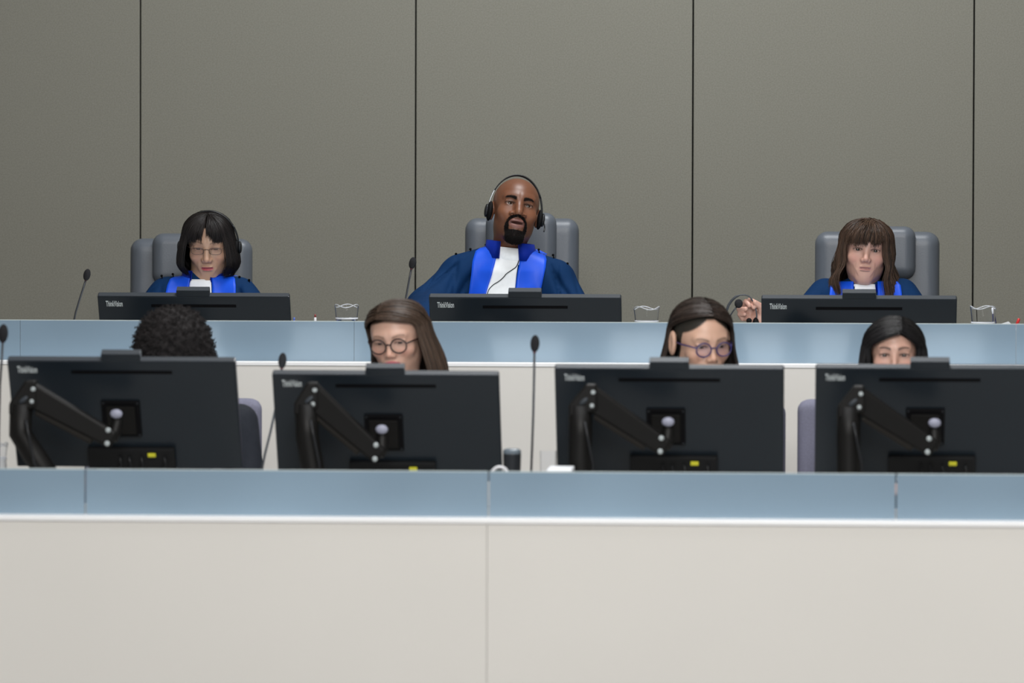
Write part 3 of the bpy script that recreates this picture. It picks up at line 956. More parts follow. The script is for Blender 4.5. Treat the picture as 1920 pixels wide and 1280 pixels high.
def judge(label, px, y_sh, Y, hwpx, Mh, headkw, arms, bodyw, garments, iris, slope=0.03, tilt=0.0, seed=1, h=0.0019):
    """seated figure in robe"""
    c = at(px, y_sh, Y)
    cx, zs = c.x, c.z
    hw = hwpx / F_PX * Y
    root = person(label, cx, Y, DAIS)
    f = body_fields(cx, Y, zs, hw, arms, 0, tilt=tilt, slope=slope)
    V, Q = surf(f, (cx - 0.46, Y - 0.52, DAIS + 0.45), (cx + 0.46, Y + 0.26, zs + 0.06), 0.0065)
    V = robe_folds(V, cx, Y, zs, hw, seed)
    legs = []
    fz = DAIS
    for s in (-1, 1):
        legs.append(([cx + s * 0.10, Y - 0.02, fz + 0.56], [cx + s * 0.13, Y - 0.42, fz + 0.57], [cx + s * 0.12, Y - 0.40, fz + 0.10]))
    parts = [(V, Q, (0, 0, 0))]
    for l in legs:
        v, ff = tube_np([l[0], l[1]], [0.105, 0.09], 14); parts.append((v, ff, (0, 0, 0)))
        v, ff = tube_np([Vector(l[1]) + Vector((0, 0.01, 0.04)), l[2]], [0.095, 0.11], 14); parts.append((v, ff, (0, 0, 0)))
    VV, FF, CC = join_parts(parts)
    robe = link('robe', mesh_from('robe', VV, FF, True), NAVY, root, True)
    # body under the cloth: one surface for trunk and head, with arms and legs
    headkw = dict(headkw); headkw['neckto'] = Vector((cx, Y + 0.005, zs - 0.03))
    hv, hq, hc, E, p = make_head(Mh, h, **headkw)
    parts = [(xf(hv, Mh), hq, hc)]
    sk = headkw['skin']
    v, ff = tube_np([(cx, Y, zs - 0.02), (cx, Y, zs - 0.12), (cx, Y, zs - 0.38), (cx, Y - 0.01, DAIS + 0.52)], [0.05, 0.085, 0.08, 0.09], 18); parts.append((v, ff, sk))
    for (s, e, w, r0, r1, r2) in arms:
        v, ff = tube_np([s, e, w], [0.030, 0.030, 0.024], 12); parts.append((v, ff, sk))
    for l in legs:
        v, ff = tube_np([l[0], l[1]], [0.075, 0.055], 12); parts.append((v, ff, sk))
        v, ff = tube_np([l[1], l[2], (l[2][0], l[2][1], DAIS + 0.035)], [0.052, 0.038, 0.035], 12); parts.append((v, ff, sk))
        parts.append((*tube_np([(l[2][0], l[2][1] + 0.05, DAIS + 0.032), (l[2][0], l[2][1] - 0.18, DAIS + 0.028)], [0.03, 0.026], 12), (0.01, 0.01, 0.01)))
    return root, robe, f, parts, E, p, cx, zs

def finish_body(parts, root, name='body'):
    VV, FF, CC = join_parts(parts)
    return link(name, mesh_from(name, VV, FF, True, CC), SKIN, root, True)

def simple_hand(w, d, sk, side=1):
    """relaxed hand at wrist w pointing along d (desk level), five curled fingers; returns (V,F,C)"""
    w = Vector(w); d = Vector(d).normalized()
    lat = d.cross(Vector((0, 0, 1))).normalized()
    up = lat.cross(d)
    fl = []
    pk = w + d * 0.045
    for i, (l, o) in enumerate(((0.070, -0.030), (0.080, -0.010), (0.076, 0.011), (0.060, 0.030))):
        a = w + d * 0.085 + lat * o * side
        b = a + d * l * 0.5 + up * 0.006
        c = b + d * l * 0.35 - up * 0.022
        fl.append((a, b, c, 0.0088 if i < 3 else 0.0075))
    th = (w + d * 0.03 - lat * 0.03 * side, w + d * 0.065 - lat * 0.055 * side, w + d * 0.095 - lat * 0.05 * side)
    def f(P):
        q = cone(P, w, w + d * 0.02, 0.024, 0.026)
        for o in (-0.022, -0.007, 0.008, 0.022):
            q = smin(q, cone(P, w + d * 0.02 + lat * o * 0.6, w + d * 0.085 + lat * o * 1.35, 0.016, 0.012), 0.012)
        for (a, b, c, r) in fl:
            q = smin(q, smin(cone(P, a, b, r + 0.0015, r), cone(P, b, c, r, r * 0.85), 0.003), 0.004)
        q = smin(q, smin(cone(P, th[0], th[1], 0.014, 0.0105), cone(P, th[1], th[2], 0.0105, 0.0085), 0.003), 0.007)
        return q
    lo = w - Vector((0.17, 0.17, 0.06)); hi = w + Vector((0.17, 0.17, 0.06))
    V, Q = surf(f, tuple(lo), tuple(hi), 0.004)
    return (V, Q, sk)

def cloth(name, f, rows, Y, m, root, cols=10, off=0.006, thick=0.008, sub=8):
    V, Q = drape(f, rows, 0, cols, sub, off, thick, yref=Y)
    return link(name, mesh_from(name, V, Q, True), m, root, True)

def pins(robe, f, spots, Y):
    for px, py in spots:
        p = at(px, py, Y)
        b = MB()
        b.ball((p.x, Y, p.z), 0.0042, n=10)
        b.tube([(p.x, Y, p.z), (p.x + 0.003, Y, p.z - 0.012)], 0.0018, 6)
        b.build('hook', GAP, robe, smooth=True, world=True)

# ---- the bearded judge in the middle
YJ = 15.12
sk = (0.138, 0.053, 0.027)
MM = head_at(973.5, 383, YJ, 10, -17, 7, 1.04, 0.965, 1.05)
c0 = at(950, 480, YJ)
def L3(px, py, Y): return tuple(at(px, py, Y))
armsM = [[L3(850, 524, YJ), L3(808, 585, YJ - 0.08), L3(800, 612, YJ - 0.34), 0.058, 0.085, 0.085],
         [L3(1046, 527, YJ), L3(1078, 595, YJ - 0.06), L3(1030, 612, YJ - 0.34), 0.058, 0.066, 0.07]]
rootM, robe, fM, parts, E, p, cx, zs = judge('person in blue judge robe with black goatee and headset, leaning back in the middle chair', 952, 459, YJ, 120, MM,
    dict(skin=sk, lipc=(0.20, 0.085, 0.07), browc=(0.012, 0.009, 0.008), browh=1.35, brow=1.15, blush=(0.24, 0.095, 0.045), jaw=1.0, cheek=1.1, browz=-0.004, muzzle=1.25, nosew=1.7, lip=1.25, crown=0.012,
         mouth_open=0.003, neck=0.055, beard=True, eye=0.95, folds=1.2, gaze=(0.05, 0.10), lid=(0.09, 0.038, 0.022), chin=0.90, mouthw=1.05),
    armsM, 1.0, None, None, tilt=-0.06, seed=2, slope=0.036)
parts.append(simple_hand(at(800, 622, YJ - 0.38), (0.5, -0.8, -0.05), sk, 1))
parts.append(simple_hand(at(1030, 622, YJ - 0.38), (-0.5, -0.8, -0.05), sk, -1))
finish_body(parts, rootM)
eyes(MM, p, E, rootM)
def short_hairs(M, hv, hc, root, name, n, Lr, col, mask, down=0.6, seed=4, w=0.00055):
    rg = np.random.default_rng(seed)
    ids = np.nonzero(mask)[0]
    if len(ids) == 0: return
    ids = rg.choice(ids, n)
    V = []; F = []; C = []; nv = 0
    for i in ids:
        p0 = hv[i] + rg.normal(0, 0.0008, 3)
        o = p0 - np.array((0, 0.0, -0.07 if p0[2] < -0.03 else 0.01)); o = o / np.linalg.norm(o)
        d = o + np.array((0, 0, -down)) + rg.normal(0, 0.35, 3); d /= np.linalg.norm(d)
        L = rg.uniform(*Lr)
        m = 5; t = np.linspace(0, 1, m)
        bend = rg.normal(0, 0.4, 3)
        P = p0 + d * (t * L)[:, None] + bend * (t * t * L * 0.5)[:, None]
        T = d; S = np.cross(T, rg.normal(0, 1, 3)); S /= np.linalg.norm(S); U = np.cross(S, T)
        ww = (w * (1.1 - t))[:, None]
        ring = np.stack([P + S * ww, P + U * ww, P - S * ww, P - U * ww], 1).reshape(-1, 3)
        for j in range(m - 1):
            for k in range(4):
                k2 = (k + 1) % 4
                F.append((nv + j * 4 + k, nv + j * 4 + k2, nv + (j + 1) * 4 + k2, nv + (j + 1) * 4 + k))
        V.append(ring); C.append(np.tile(np.array(col) * rg.uniform(0.5, 1.6), (len(ring), 1))); nv += len(ring)
    link(name, mesh_from(name, xf(np.concatenate(V), M), np.array(F), True, np.concatenate(C)), FRIZZ, root, True)
hv_ = p['_V']; hc_ = p['_C']; lum = hc_.mean(1)
short_hairs(MM, hv_, hc_, rootM, 'beard', 4200, (0.002, 0.0055), (0.007, 0.006, 0.006), (lum < 0.025) & (hv_[:, 2] < -0.036) & (hv_[:, 2] > -0.124) & (hv_[:, 1] < -0.055), 0.5)
short_hairs(MM, hv_, hc_, rootM, 'eyebrows', 700, (0.001, 0.0028), (0.009, 0.007, 0.006), (lum < 0.035) & (hv_[:, 2] > 0.010) & (hv_[:, 1] < -0.04), -0.1)
# wide sleeve falling to the left
yr = YJ
cloth('white_bib', fM, [(935, 979, 457), (934, 977, 467), (930, 974, 490), (924, 971, 515), (917, 969, 537), (911, 967, 560), (908, 966, 580)], yr, BIB, robe, off=0.009, thick=0.011)
cloth('facing_band', fM, [(904, 935, 462, 462), (893, 935, 470), (888, 931, 490), (886, 925, 515), (883, 918, 537), (880, 912, 560), (878, 908, 585)], yr, ROYAL, robe, off=0.012, thick=0.014)
cloth('facing_band', fM, [(981, 1006, 468), (978, 1022, 476), (977, 1026, 486), (975, 1025, 500), (972, 1021, 520), (969, 1016, 545), (967, 1012, 585)], yr, ROYAL, robe, off=0.012, thick=0.014)
def collar(f, cxw, cyw, z0, z1, r0, r1, a0, a1, m, parent, tilt=0.0, lean=0.0, ysc=0.85):
    """standing collar: an open band round the neck from angle a0 to a1 (0 = front)"""
    n = 26; V = []; F = []
    for i in range(n + 1):
        a = math.radians(a0 + (a1 - a0) * i / n)
        for (z, r) in ((z0, r0), (z1, r1), (z1, r1 - 0.005), (z0, r0 - 0.007)):
            x = math.sin(a) * r
            V.append((cxw + x + (lean if z == z1 else 0), cyw - math.cos(a) * r * ysc, z + tilt * x))
    for i in range(n):
        for k in range(4):
            k2 = (k + 1) % 4
            F.append((i * 4 + k, i * 4 + k2, (i + 1) * 4 + k2, (i + 1) * 4 + k))
    F.append((0, 1, 2, 3)); F.append((n * 4 + 3, n * 4 + 2, n * 4 + 1, n * 4))
    return link('standing_collar', mesh_from('standing_collar', V, F, True), m, parent, True)
zc = at(950, 483, YJ).z
collar(fM, at(957, 470, YJ).x, YJ, zc - 0.005, zc + 0.052, 0.092, 0.080, 22, 338, ROYALD, robe, tilt=-0.10)
collar(fM, at(957, 470, YJ).x, YJ, zc - 0.02, zc + 0.034, 0.083, 0.075, -28, 28, BIB, robe, tilt=-0.10)
pins(robe, fM, [(855, 476), (882, 467), (911, 459), (1010, 468), (1037, 478), (1064, 494)], YJ - 0.01)

# headset worn on a head: band over the crown, two cups, boom
def headset(M, label, root_loc, boom_side=-1, cup_z=-0.005, rx=0.090, rz=0.122, boom=True, cable=None, ry=0.0, tiltb=0.0, cupd=0.026):
    root = empty('headset', root_loc, label, 'headset')
    b = MB(); m = MB()
    pts = []
    for i in range(33):
        a = math.radians(-96 + 192 * i / 32)
        pts.append(M @ Vector((rx * math.sin(a), 0.008 + ry, rz * math.cos(a) * (1 if abs(a) < PI / 2 else 0.6) + cup_z)))
    def strap(P, w, t, name, mm, parent=root):
        V = []; F = []
        ny = (M.to_3x3() @ Vector((0, 1, 0))).normalized()
        n = len(P)
        for i, q in enumerate(P):
            T = (P[min(i + 1, n - 1)] - P[max(i - 1, 0)]).normalized()
            o = T.cross(ny).normalized()
            for (s, u) in ((-1, -1), (1, -1), (1, 1), (-1, 1)):
                V.append(q + ny * (s * w) + o * (u * t))
        for i in range(n - 1):
            for k in range(4):
                k2 = (k + 1) % 4
                F.append((i * 4 + k, i * 4 + k2, (i + 1) * 4 + k2, (i + 1) * 4 + k))
        F.append((3, 2, 1, 0)); F.append(tuple((n - 1) * 4 + k for k in range(4)))
        return link(name, mesh_from(name, V, F, True), mm, parent, True)
    strap(pts[6:27], 0.0075, 0.0017, 'headband', HSBLACK)
    for s, seg in ((-1, pts[:8]), (1, pts[25:])):
        strap(seg, 0.0055, 0.0024, 'slider', HSSTEEL if s < 0 else HSBLACK)
        c = Vector((s * (rx - 0.006), 0.006 + ry, cup_z - 0.006))
        MB().ball((0, 0, 0), (0.011, cupd, cupd + 0.004), n=22).build('tmp', HSPAD, root) if False else None
        cu = MB(); cu.ball(c, (0.0105, cupd, cupd + 0.005), n=22)
        V = xf(np.array(cu.V), M)
        cup = link('ear_cushion', mesh_from('ear_cushion', V, cu.F, True), HSPAD, root, True)
        cv = MB(); cv.ball(c + Vector((s * 0.011, 0, 0)), (0.007, 0.017, 0.021), n=20)
        link('ear_cup', mesh_from('ear_cup', xf(np.array(cv.V), M), cv.F, True), HSBLACK, root, True)
    if boom:
        s = boom_side
        pb = [M @ Vector((s * (rx + 0.008), 0.0, cup_z - 0.012)), M @ Vector((s * (rx + 0.012), -0.02, cup_z - 0.035)), M @ Vector((s * (rx + 0.008), -0.045, cup_z - 0.055))]
        MB().tube(pb, 0.0022, 8).build('microphone_boom', HSBLACK, root, smooth=True, world=True)
    if cable:
        MB().tube(cable, 0.0014, 8).build('cable', GAP, root, smooth=True, world=True)
    return root
def surf_y(f, x, z, y0):
    y = y0 - 0.35
    for _ in range(60):
        d = float(f((np.array([x]), np.array([y]), np.array([z])))[0])
        y += max(d * 0.8, -0.01)
        if abs(d) < 1e-4: break
    return y
def on_cloth(f, pts, Y, off):
    out = []
    for px, py in pts:
        q = at(px, py, Y - 0.1)
        y = surf_y(f, q.x, q.z, Y)
        q = at(px, py, y)
        out.append(Vector((q.x, y - off, q.z)))
    return out
cab = on_cloth(fM, [(975, 484), (972, 492), (968, 500), (960, 506), (950, 513), (944, 520), (936, 527), (925, 534), (917, 543), (913, 556)], YJ, 0.014)
def smooth_path(P, k=6):
    out = []
    for i in range(len(P) - 1):
        a, b, c_, d = P[max(i - 1, 0)], P[i], P[i + 1], P[min(i + 2, len(P) - 1)]
        for j in range(k):
            t = j / k
            out.append(0.5 * ((2 * b) + (c_ - a) * t + (2 * a - 5 * b + 4 * c_ - d) * t * t + (3 * b - a - 3 * c_ + d) * t ** 3))
    out.append(P[-1])
    return out
cab = smooth_path(cab)
headset(MM, 'black headset worn by the bearded judge', tuple(MM @ Vector((0, 0, 0.1))), cable=None, boom_side=1, rx=0.090, rz=0.1215, cup_z=-0.006)
hs = [o for o in COL.objects if o.name.startswith('headset') and o.type == 'EMPTY'][-1]
MB().tube(cab, 0.0013, 8).build('cable', GAP, hs, smooth=True, world=True)

# ---- the judge with the dark bob, left
sk = (0.40, 0.245, 0.165)
MA = head_at(388.0, 467, YJ, 0, 14, 0, 0.95, 1.0, 1.10)
def simple_arms(pl, pr, ysh, yel, Y, dx=0.0, spread=14):
    return [[L3(pl + 20, ysh + 24, Y), L3(pl - spread, yel, Y - 0.06), L3(pl + 30, 612, Y - 0.33), 0.054, 0.062, 0.068],
            [L3(pr - 20, ysh + 24, Y), L3(pr + spread, yel, Y - 0.06), L3(pr - 30, 612, Y - 0.33), 0.054, 0.062, 0.068]]
armsA = simple_arms(291, 470, 527, 600, YJ)
rootA, robeA, fA, parts, E, p, cx, zs = judge('person in blue judge robe with dark bobbed hair and glasses, looking down', 380, 512, YJ, 100, MA,
    dict(skin=sk, lipc=(0.36, 0.05, 0.075), scalp=(0.012, 0.009, 0.008), browc=(0.10, 0.055, 0.035), browh=0.7, brow=0.75, blush=(0.50, 0.24, 0.16), eye=0.22, nosew=1.12, folds=1.0, ears=False, chin=1.0, lip=0.6, muzzle=0.7, crown=0.019, neck=0.050, lid=(0.24, 0.135, 0.10), jaw=0.98, mouthw=0.88),
    armsA, 1.0, None, None, seed=4)
parts.append(simple_hand(at(321, 622, YJ - 0.36), (0.5, -0.8, -0.05), sk, 1))
parts.append(simple_hand(at(440, 622, YJ - 0.36), (-0.5, -0.8, -0.05), sk, -1))
finish_body(parts, rootA)
eyes(MA, p, E, rootA)
cloth('white_bib', fA, [(362, 398, 525), (360, 400, 530), (359, 401, 545), (358, 402, 575)], YJ, BIB, robeA, off=0.009, thick=0.011)
cloth('facing_band', fA, [(330, 361, 517), (322, 360, 522), (318, 359, 535), (316, 358, 550), (315, 357, 580)], YJ, ROYAL, robeA, off=0.012, thick=0.014)
cloth('facing_band', fA, [(399, 437, 517), (401, 443, 522), (402, 446, 535), (403, 447, 550), (404, 447, 580)], YJ, ROYAL, robeA, off=0.012, thick=0.014)
zc = at(380, 531, YJ).z
collar(fA, at(380, 500, YJ).x, YJ, zc - 0.003, zc + 0.042, 0.077, 0.067, 27, 333, ROYALD, robeA)
collar(fA, at(380, 500, YJ).x, YJ, zc - 0.022, zc + 0.014, 0.070, 0.062, -38, 38, BIB, robeA)
pins(robeA, fA, [(303, 517), (324, 514), (449, 519), (467, 525)], YJ - 0.02)
def sstep(x, a, b):
    t = min(1, max(0, (x - a) / (b - a)))
    return t * t * (3 - 2 * t)
# bob with a fringe parted in the middle
def phiA(ph):
    s = 1 if ph >= 0 else -1
    a = abs(ph)
    return s * (a + 8 * math.exp(-(a / 22) ** 2))
def zA(ph1, ph0):
    a = abs(ph1)
    if a < 46:
        return 0.022 - 0.010 * (a / 46) + 0.022 * math.exp(-((abs(ph1 - 12)) / 5) ** 2) + 0.016 * math.exp(-((abs(ph1 + 16)) / 4) ** 2)
    return -0.108 - 0.010 * sstep(a, 60, 120)
def fallA(ph, u, D):
    if D < 0.05: return 0.0
    t = u / D
    return 0.020 * math.sin(t * PI * 0.62) + 0.002 * t - 0.026 * sstep(t, 0.70, 1.0)
MHA = headmat(MA.translation, 0, 9, 0, 0.97) 
MHA = MHA @ Matrix.Translation(Vector((-0.006, -0.008, 0.008)))
hcol = (0.0085, 0.0062, 0.0060)
V, Q, C = strands(MHA, 2600, pole=(0.004, -0.03), phi_end=phiA, zend=zA, fall=fallA, col=hcol, seed=3, r=(0.086, 0.104, 0.0715), width=0.0010)
link('hair', mesh_from('hair', V, Q, True, C), HAIR, rootA, True)

def glasses(M, label, shape, m, z=0.0, dist=0.031, yoff=-0.094, wire=0.0011, lens_col=None, temple=True):
    c = M @ Vector((0, yoff, z))
    root = empty('eyeglasses', tuple(c), label, 'glasses')
    fr = MB()
    for s in (-1, 1):
        P = []
        for k in range(29):
            a = 2 * PI * k / 28
            ca, sa = math.cos(a), math.sin(a)
            e = shape[2]
            x = s * dist + shape[0] * math.copysign(abs(ca) ** e, ca)
            zz = z + shape[1] * math.copysign(abs(sa) ** e, sa) * (1.0 if sa > 0 else shape[3])
            P.append(M @ Vector((x, yoff + 0.18 * abs(x) * abs(x) * 4, zz)))
        fr.tube(P, wire, 8, cap=False)
        lens = [q for q in P[:-1]]
        lc = sum(lens, Vector((0, 0, 0))) / len(lens)
        ny = (M.to_3x3() @ Vector((0, 1, 0))).normalized()
        V = lens + [q + ny * 0.0012 for q in lens]
        n = len(lens)
        F = [tuple(range(n)), tuple(reversed(range(n, 2 * n)))] + [(i, i + n, (i + 1) % n + n, (i + 1) % n) for i in range(n)]
        link('lens', mesh_from('lens', V, F, False), lens_col or LENS, root, True)
    fr.tube([M @ Vector((-dist + shape[0] * 0.96, yoff + 0.001, z + 0.004)), M @ Vector((0, yoff - 0.002, z + 0.006)), M @ Vector((dist - shape[0] * 0.96, yoff + 0.001, z + 0.004))], wire, 8)
    fr.build('frame', m, root, smooth=True, world=True)
    for s in (-1, 1):
        x = s * (dist + shape[0])
        MB().tube([M @ Vector((x * 0.99, yoff + 0.18 * x * x * 4, z + 0.006)), M @ Vector((x + s * 0.012, yoff + 0.03, z + 0.006)), M @ Vector((s * 0.077, yoff + 0.06, z + 0.004)), M @ Vector((s * 0.079, yoff + 0.10, z + 0.002))], wire * 1.2, 8).build('temple', m, root, smooth=True, world=True)
    return root
def lensmat(name, col):
    m = mat(name, col, 0.02, trans=1.0, ior=1.01, spec=0.2)
    return m
LENS = lensmat('lens_clear', (0.97, 0.98, 0.99, 1))
LENSB = lensmat('lens_bluish', (0.88, 0.90, 1.0, 1))
glasses(MA, 'thin metal glasses of the judge looking down', (0.0215, 0.0110, 0.75, 1.05), mat('thin_metal_frame', (0.09, 0.06, 0.05, 1), 0.35, metal=0.6), z=-0.003, yoff=-0.096, wire=0.0009)
headset(headmat(MA.translation, 0, 9, 0, 0.97), 'black headset over the dark bobbed hair of the left judge', tuple(MA @ Vector((0, 0, 0.1))), rx=0.100, rz=0.120, boom=False, cup_z=-0.006, ry=-0.012, cupd=0.020)

# ---- the judge with brown hair, right
sk = (0.47, 0.275, 0.215)
MB3 = head_at(1625, 468.5, YJ, 0, -2, 5, 0.94, 1.0, 1.07)
eR = at(1478, 640, YJ - 0.12)
wR = at(1434, 612, 14.78)
armsB = [[L3(1547, 552, YJ), tuple(eR), L3(1462, 622, 14.90), 0.054, 0.060, 0.058],
         [L3(1691, 552, YJ), L3(1722, 606, YJ - 0.06), L3(1690, 612, YJ - 0.33), 0.054, 0.062, 0.068]]
rootB, robeB, fB, parts, E, p, cx, zs = judge('person in blue judge robe with brown shoulder length hair, holding up a headset', 1618, 524, YJ, 100, MB3,
    dict(skin=sk, lipc=(0.44, 0.20, 0.18), scalp=(0.05, 0.03, 0.02), browc=(0.22, 0.12, 0.09), browh=0.7, brow=0.7, blush=(0.56, 0.25, 0.20), eye=1.0, nosew=1.02, muzzle=0.55, folds=0.8, ears=False, neck=0.052, lid=(0.22, 0.12, 0.10), jaw=1.03, mouthw=0.90, lip=0.50, crown=0.022, gaze=(0.03, -0.05)),
    armsB, 1.0, None, None, seed=6)
parts.append(simple_hand(at(1680, 622, YJ - 0.36), (-0.5, -0.8, -0.05), sk, -1))
# raised right hand pinching the headset band, wrist and forearm
YH = 14.78
def HP(px, py, dy=0.0): return at(px, py, YH + dy)
u = YH / F_PX
def handf(P):
    q = cone(P, eR, HP(1437, 612), 0.036, 0.026)
    q = smin(q, cone(P, HP(1437, 612), HP(1423, 596), 0.026, 0.024), 0.01)
    # palm seen from the finger side
    q = smin(q, cone(P, HP(1424, 600), HP(1410, 578, 0.010), 0.021, 0.017), 0.010)
    q = smin(q, cone(P, HP(1414, 600, 0.005), HP(1404, 588, 0.012), 0.018, 0.014), 0.010)
    fingers = [
        [HP(1406, 598, 0.0), HP(1392, 597, -0.020), HP(1387, 589, -0.028), HP(1396, 589, -0.040), 0.0082],   # little
        [HP(1404, 590, 0.0), HP(1390, 586, -0.020), HP(1386, 580, -0.030), HP(1398, 579, -0.042), 0.0090],   # ring
        [HP(1407, 582, 0.0), HP(1394, 572, -0.010), HP(1399, 565, -0.026), HP(1405, 572, -0.040), 0.0092],   # middle
        [HP(1416, 576, 0.0), HP(1406, 563, -0.006), HP(1412, 565, -0.024), HP(1413, 576, -0.036), 0.0088]]   # index
    for a, b, c, d, r in fingers:
        g = smin(cone(P, a, b, r + 0.001, r), cone(P, b, c, r, r * 0.95), 0.002)
        g = smin(g, cone(P, c, d, r * 0.95, r * 0.82), 0.002)
        q = smin(q, g, 0.0028)
    th = smin(cone(P, HP(1428, 592, -0.01), HP(1426, 574, -0.028), 0.013, 0.0105), cone(P, HP(1426, 574, -0.028), HP(1416, 567, -0.042), 0.0105, 0.0085), 0.003)
    return smin(q, th, 0.006)
lo = HP(1372, 700); hi = HP(1500, 548)
V, Q = surf(handf, (lo.x, YH - 0.08, lo.z), (hi.x, YH + 0.28, hi.z), 0.0024)
hc = np.tile(np.array((0.50, 0.285, 0.225)), (len(V), 1))
parts.append((V, Q, hc))
finish_body(parts, rootB)
eyes(MB3, p, E, rootB)
cloth('white_bib', fB, [(1603, 1640, 532), (1602, 1641, 540), (1601, 1642, 555), (1600, 1643, 585)], YJ, BIB, robeB, off=0.009, thick=0.011)
cloth('facing_band', fB, [(1563, 1600, 527), (1557, 1600, 534), (1555, 1600, 550), (1555, 1600, 585)], YJ, ROYAL, robeB, off=0.010, thick=0.012)
cloth('facing_band', fB, [(1645, 1682, 527), (1645, 1688, 534), (1645, 1690, 550), (1645, 1690, 585)], YJ, ROYAL, robeB, off=0.010, thick=0.012)
zc = at(1620, 540, YJ).z
collar(fB, at(1620, 500, YJ).x, YJ, zc - 0.012, zc + 0.014, 0.076, 0.068, 32, 328, ROYALD, robeB)
collar(fB, at(1620, 500, YJ).x, YJ, zc - 0.022, zc + 0.014, 0.070, 0.062, -38, 38, BIB, robeB)
pins(robeB, fB, [(1536, 531), (1703, 536)], YJ - 0.02)
def phiB(ph):
    s = 1 if ph >= 4 else -1
    return ph + s * 5 * math.exp(-(abs(ph) / 25) ** 2)
def zB(ph1, ph0):
    a = abs(ph1)
    if -50 < ph1 < 40:
        return 0.019 + 0.004 * math.sin(ph1 * 0.3) + (0.008 if ph1 > 25 else 0)
    return -0.165 - 0.015 * sstep(a, 60, 120)
def fallB(ph, u, D):
    if D < 0.05: return 0.0
    t = u / D
    return 0.014 * math.sin(t * PI * 0.5) + 0.012 * sstep(t, 0.3, 0.85) + 0.005 * math.sin(t * 9 + ph * 0.08) * t
MHB = headmat(MB3.translation, 0, 0, 4, 0.98) @ Matrix.Translation(Vector((0.0, -0.004, 0.008)))
V, Q, C = strands(MHB, 2800, pole=(0.008, -0.02), phi_end=phiB, zend=zB, fall=fallB, col=(0.042, 0.023, 0.014), seed=5, r=(0.088, 0.106, 0.067), width=0.0011, var=0.8, jitter=0.009, wave=0.005)
link('hair', mesh_from('hair', V, Q, True, C), HAIR, rootB, True)

# headset held up in the hand
hr_ = empty('headset', tuple(at(1410, 600, YH - 0.045)), 'black headset held up beside the brown haired judge', 'headset')
YB = YH - 0.030
bp = [(1363, 607), (1361, 595), (1362, 583), (1366, 572), (1372, 563), (1379, 556.5), (1388, 553), (1397, 552.5), (1404, 555), (1409, 560), (1413, 567), (1417, 577), (1419, 590), (1418, 603)]
V = []; F = []
for i, q in enumerate(bp):
    P0 = at(*q, YB)
    a = at(*bp[max(i - 1, 0)], YB); b = at(*bp[min(i + 1, len(bp) - 1)], YB)
    T = (b - a).normalized(); o = Vector((T.z, 0, -T.x))
    w = 0.0042 if 0 < i < 6 else 0.0022
    for s, t in ((-1, -1), (1, -1), (1, 1), (-1, 1)):
        V.append(P0 + o * (s * w) + Vector((0, t * 0.007, 0)))
for i in range(len(bp) - 1):
    for k in range(4):
        k2 = (k + 1) % 4
        F.append((i * 4 + k, i * 4 + k2, (i + 1) * 4 + k2, (i + 1) * 4 + k))
F.append((3, 2, 1, 0)); F.append(tuple((len(bp) - 1) * 4 + k for k in range(4)))
link('headband', mesh_from('headband', V, F, True), mat('headband_grey', (0.035, 0.04, 0.048, 1), 0.5), hr_, True)
for q in ((1363, 612), (1417, 611)):
    c = at(*q, YB)
    MB().ball(c, (0.012, 0.026, 0.028), n=20).build('ear_cushion', HSPAD, hr_, smooth=True, world=True)
MB().tube([at(1366, 604, YB - 0.02), at(1369, 592, YB - 0.025), at(1374, 584, YB - 0.03), at(1382, 574, YB - 0.035)], 0.0024, 10).build('microphone_boom', GOOSE, hr_, smooth=True, world=True)
MB().ball(at(1385, 569, YB - 0.038), (0.0135, 0.014, 0.0145), n=22).build('windscreen', FOAM, hr_, smooth=True, world=True)
MB().ball(at(1404.5, 601, YB - 0.030), (0.009, 0.009, 0.009), n=16).build('volume_control', HSPAD, hr_, smooth=True, world=True)
MB().tube([at(1416, 610, YB - 0.004), at(1408, 606, YB - 0.02), at(1405, 601, YB - 0.03)], 0.002, 8).build('cable', HSBLACK, hr_, smooth=True, world=True)

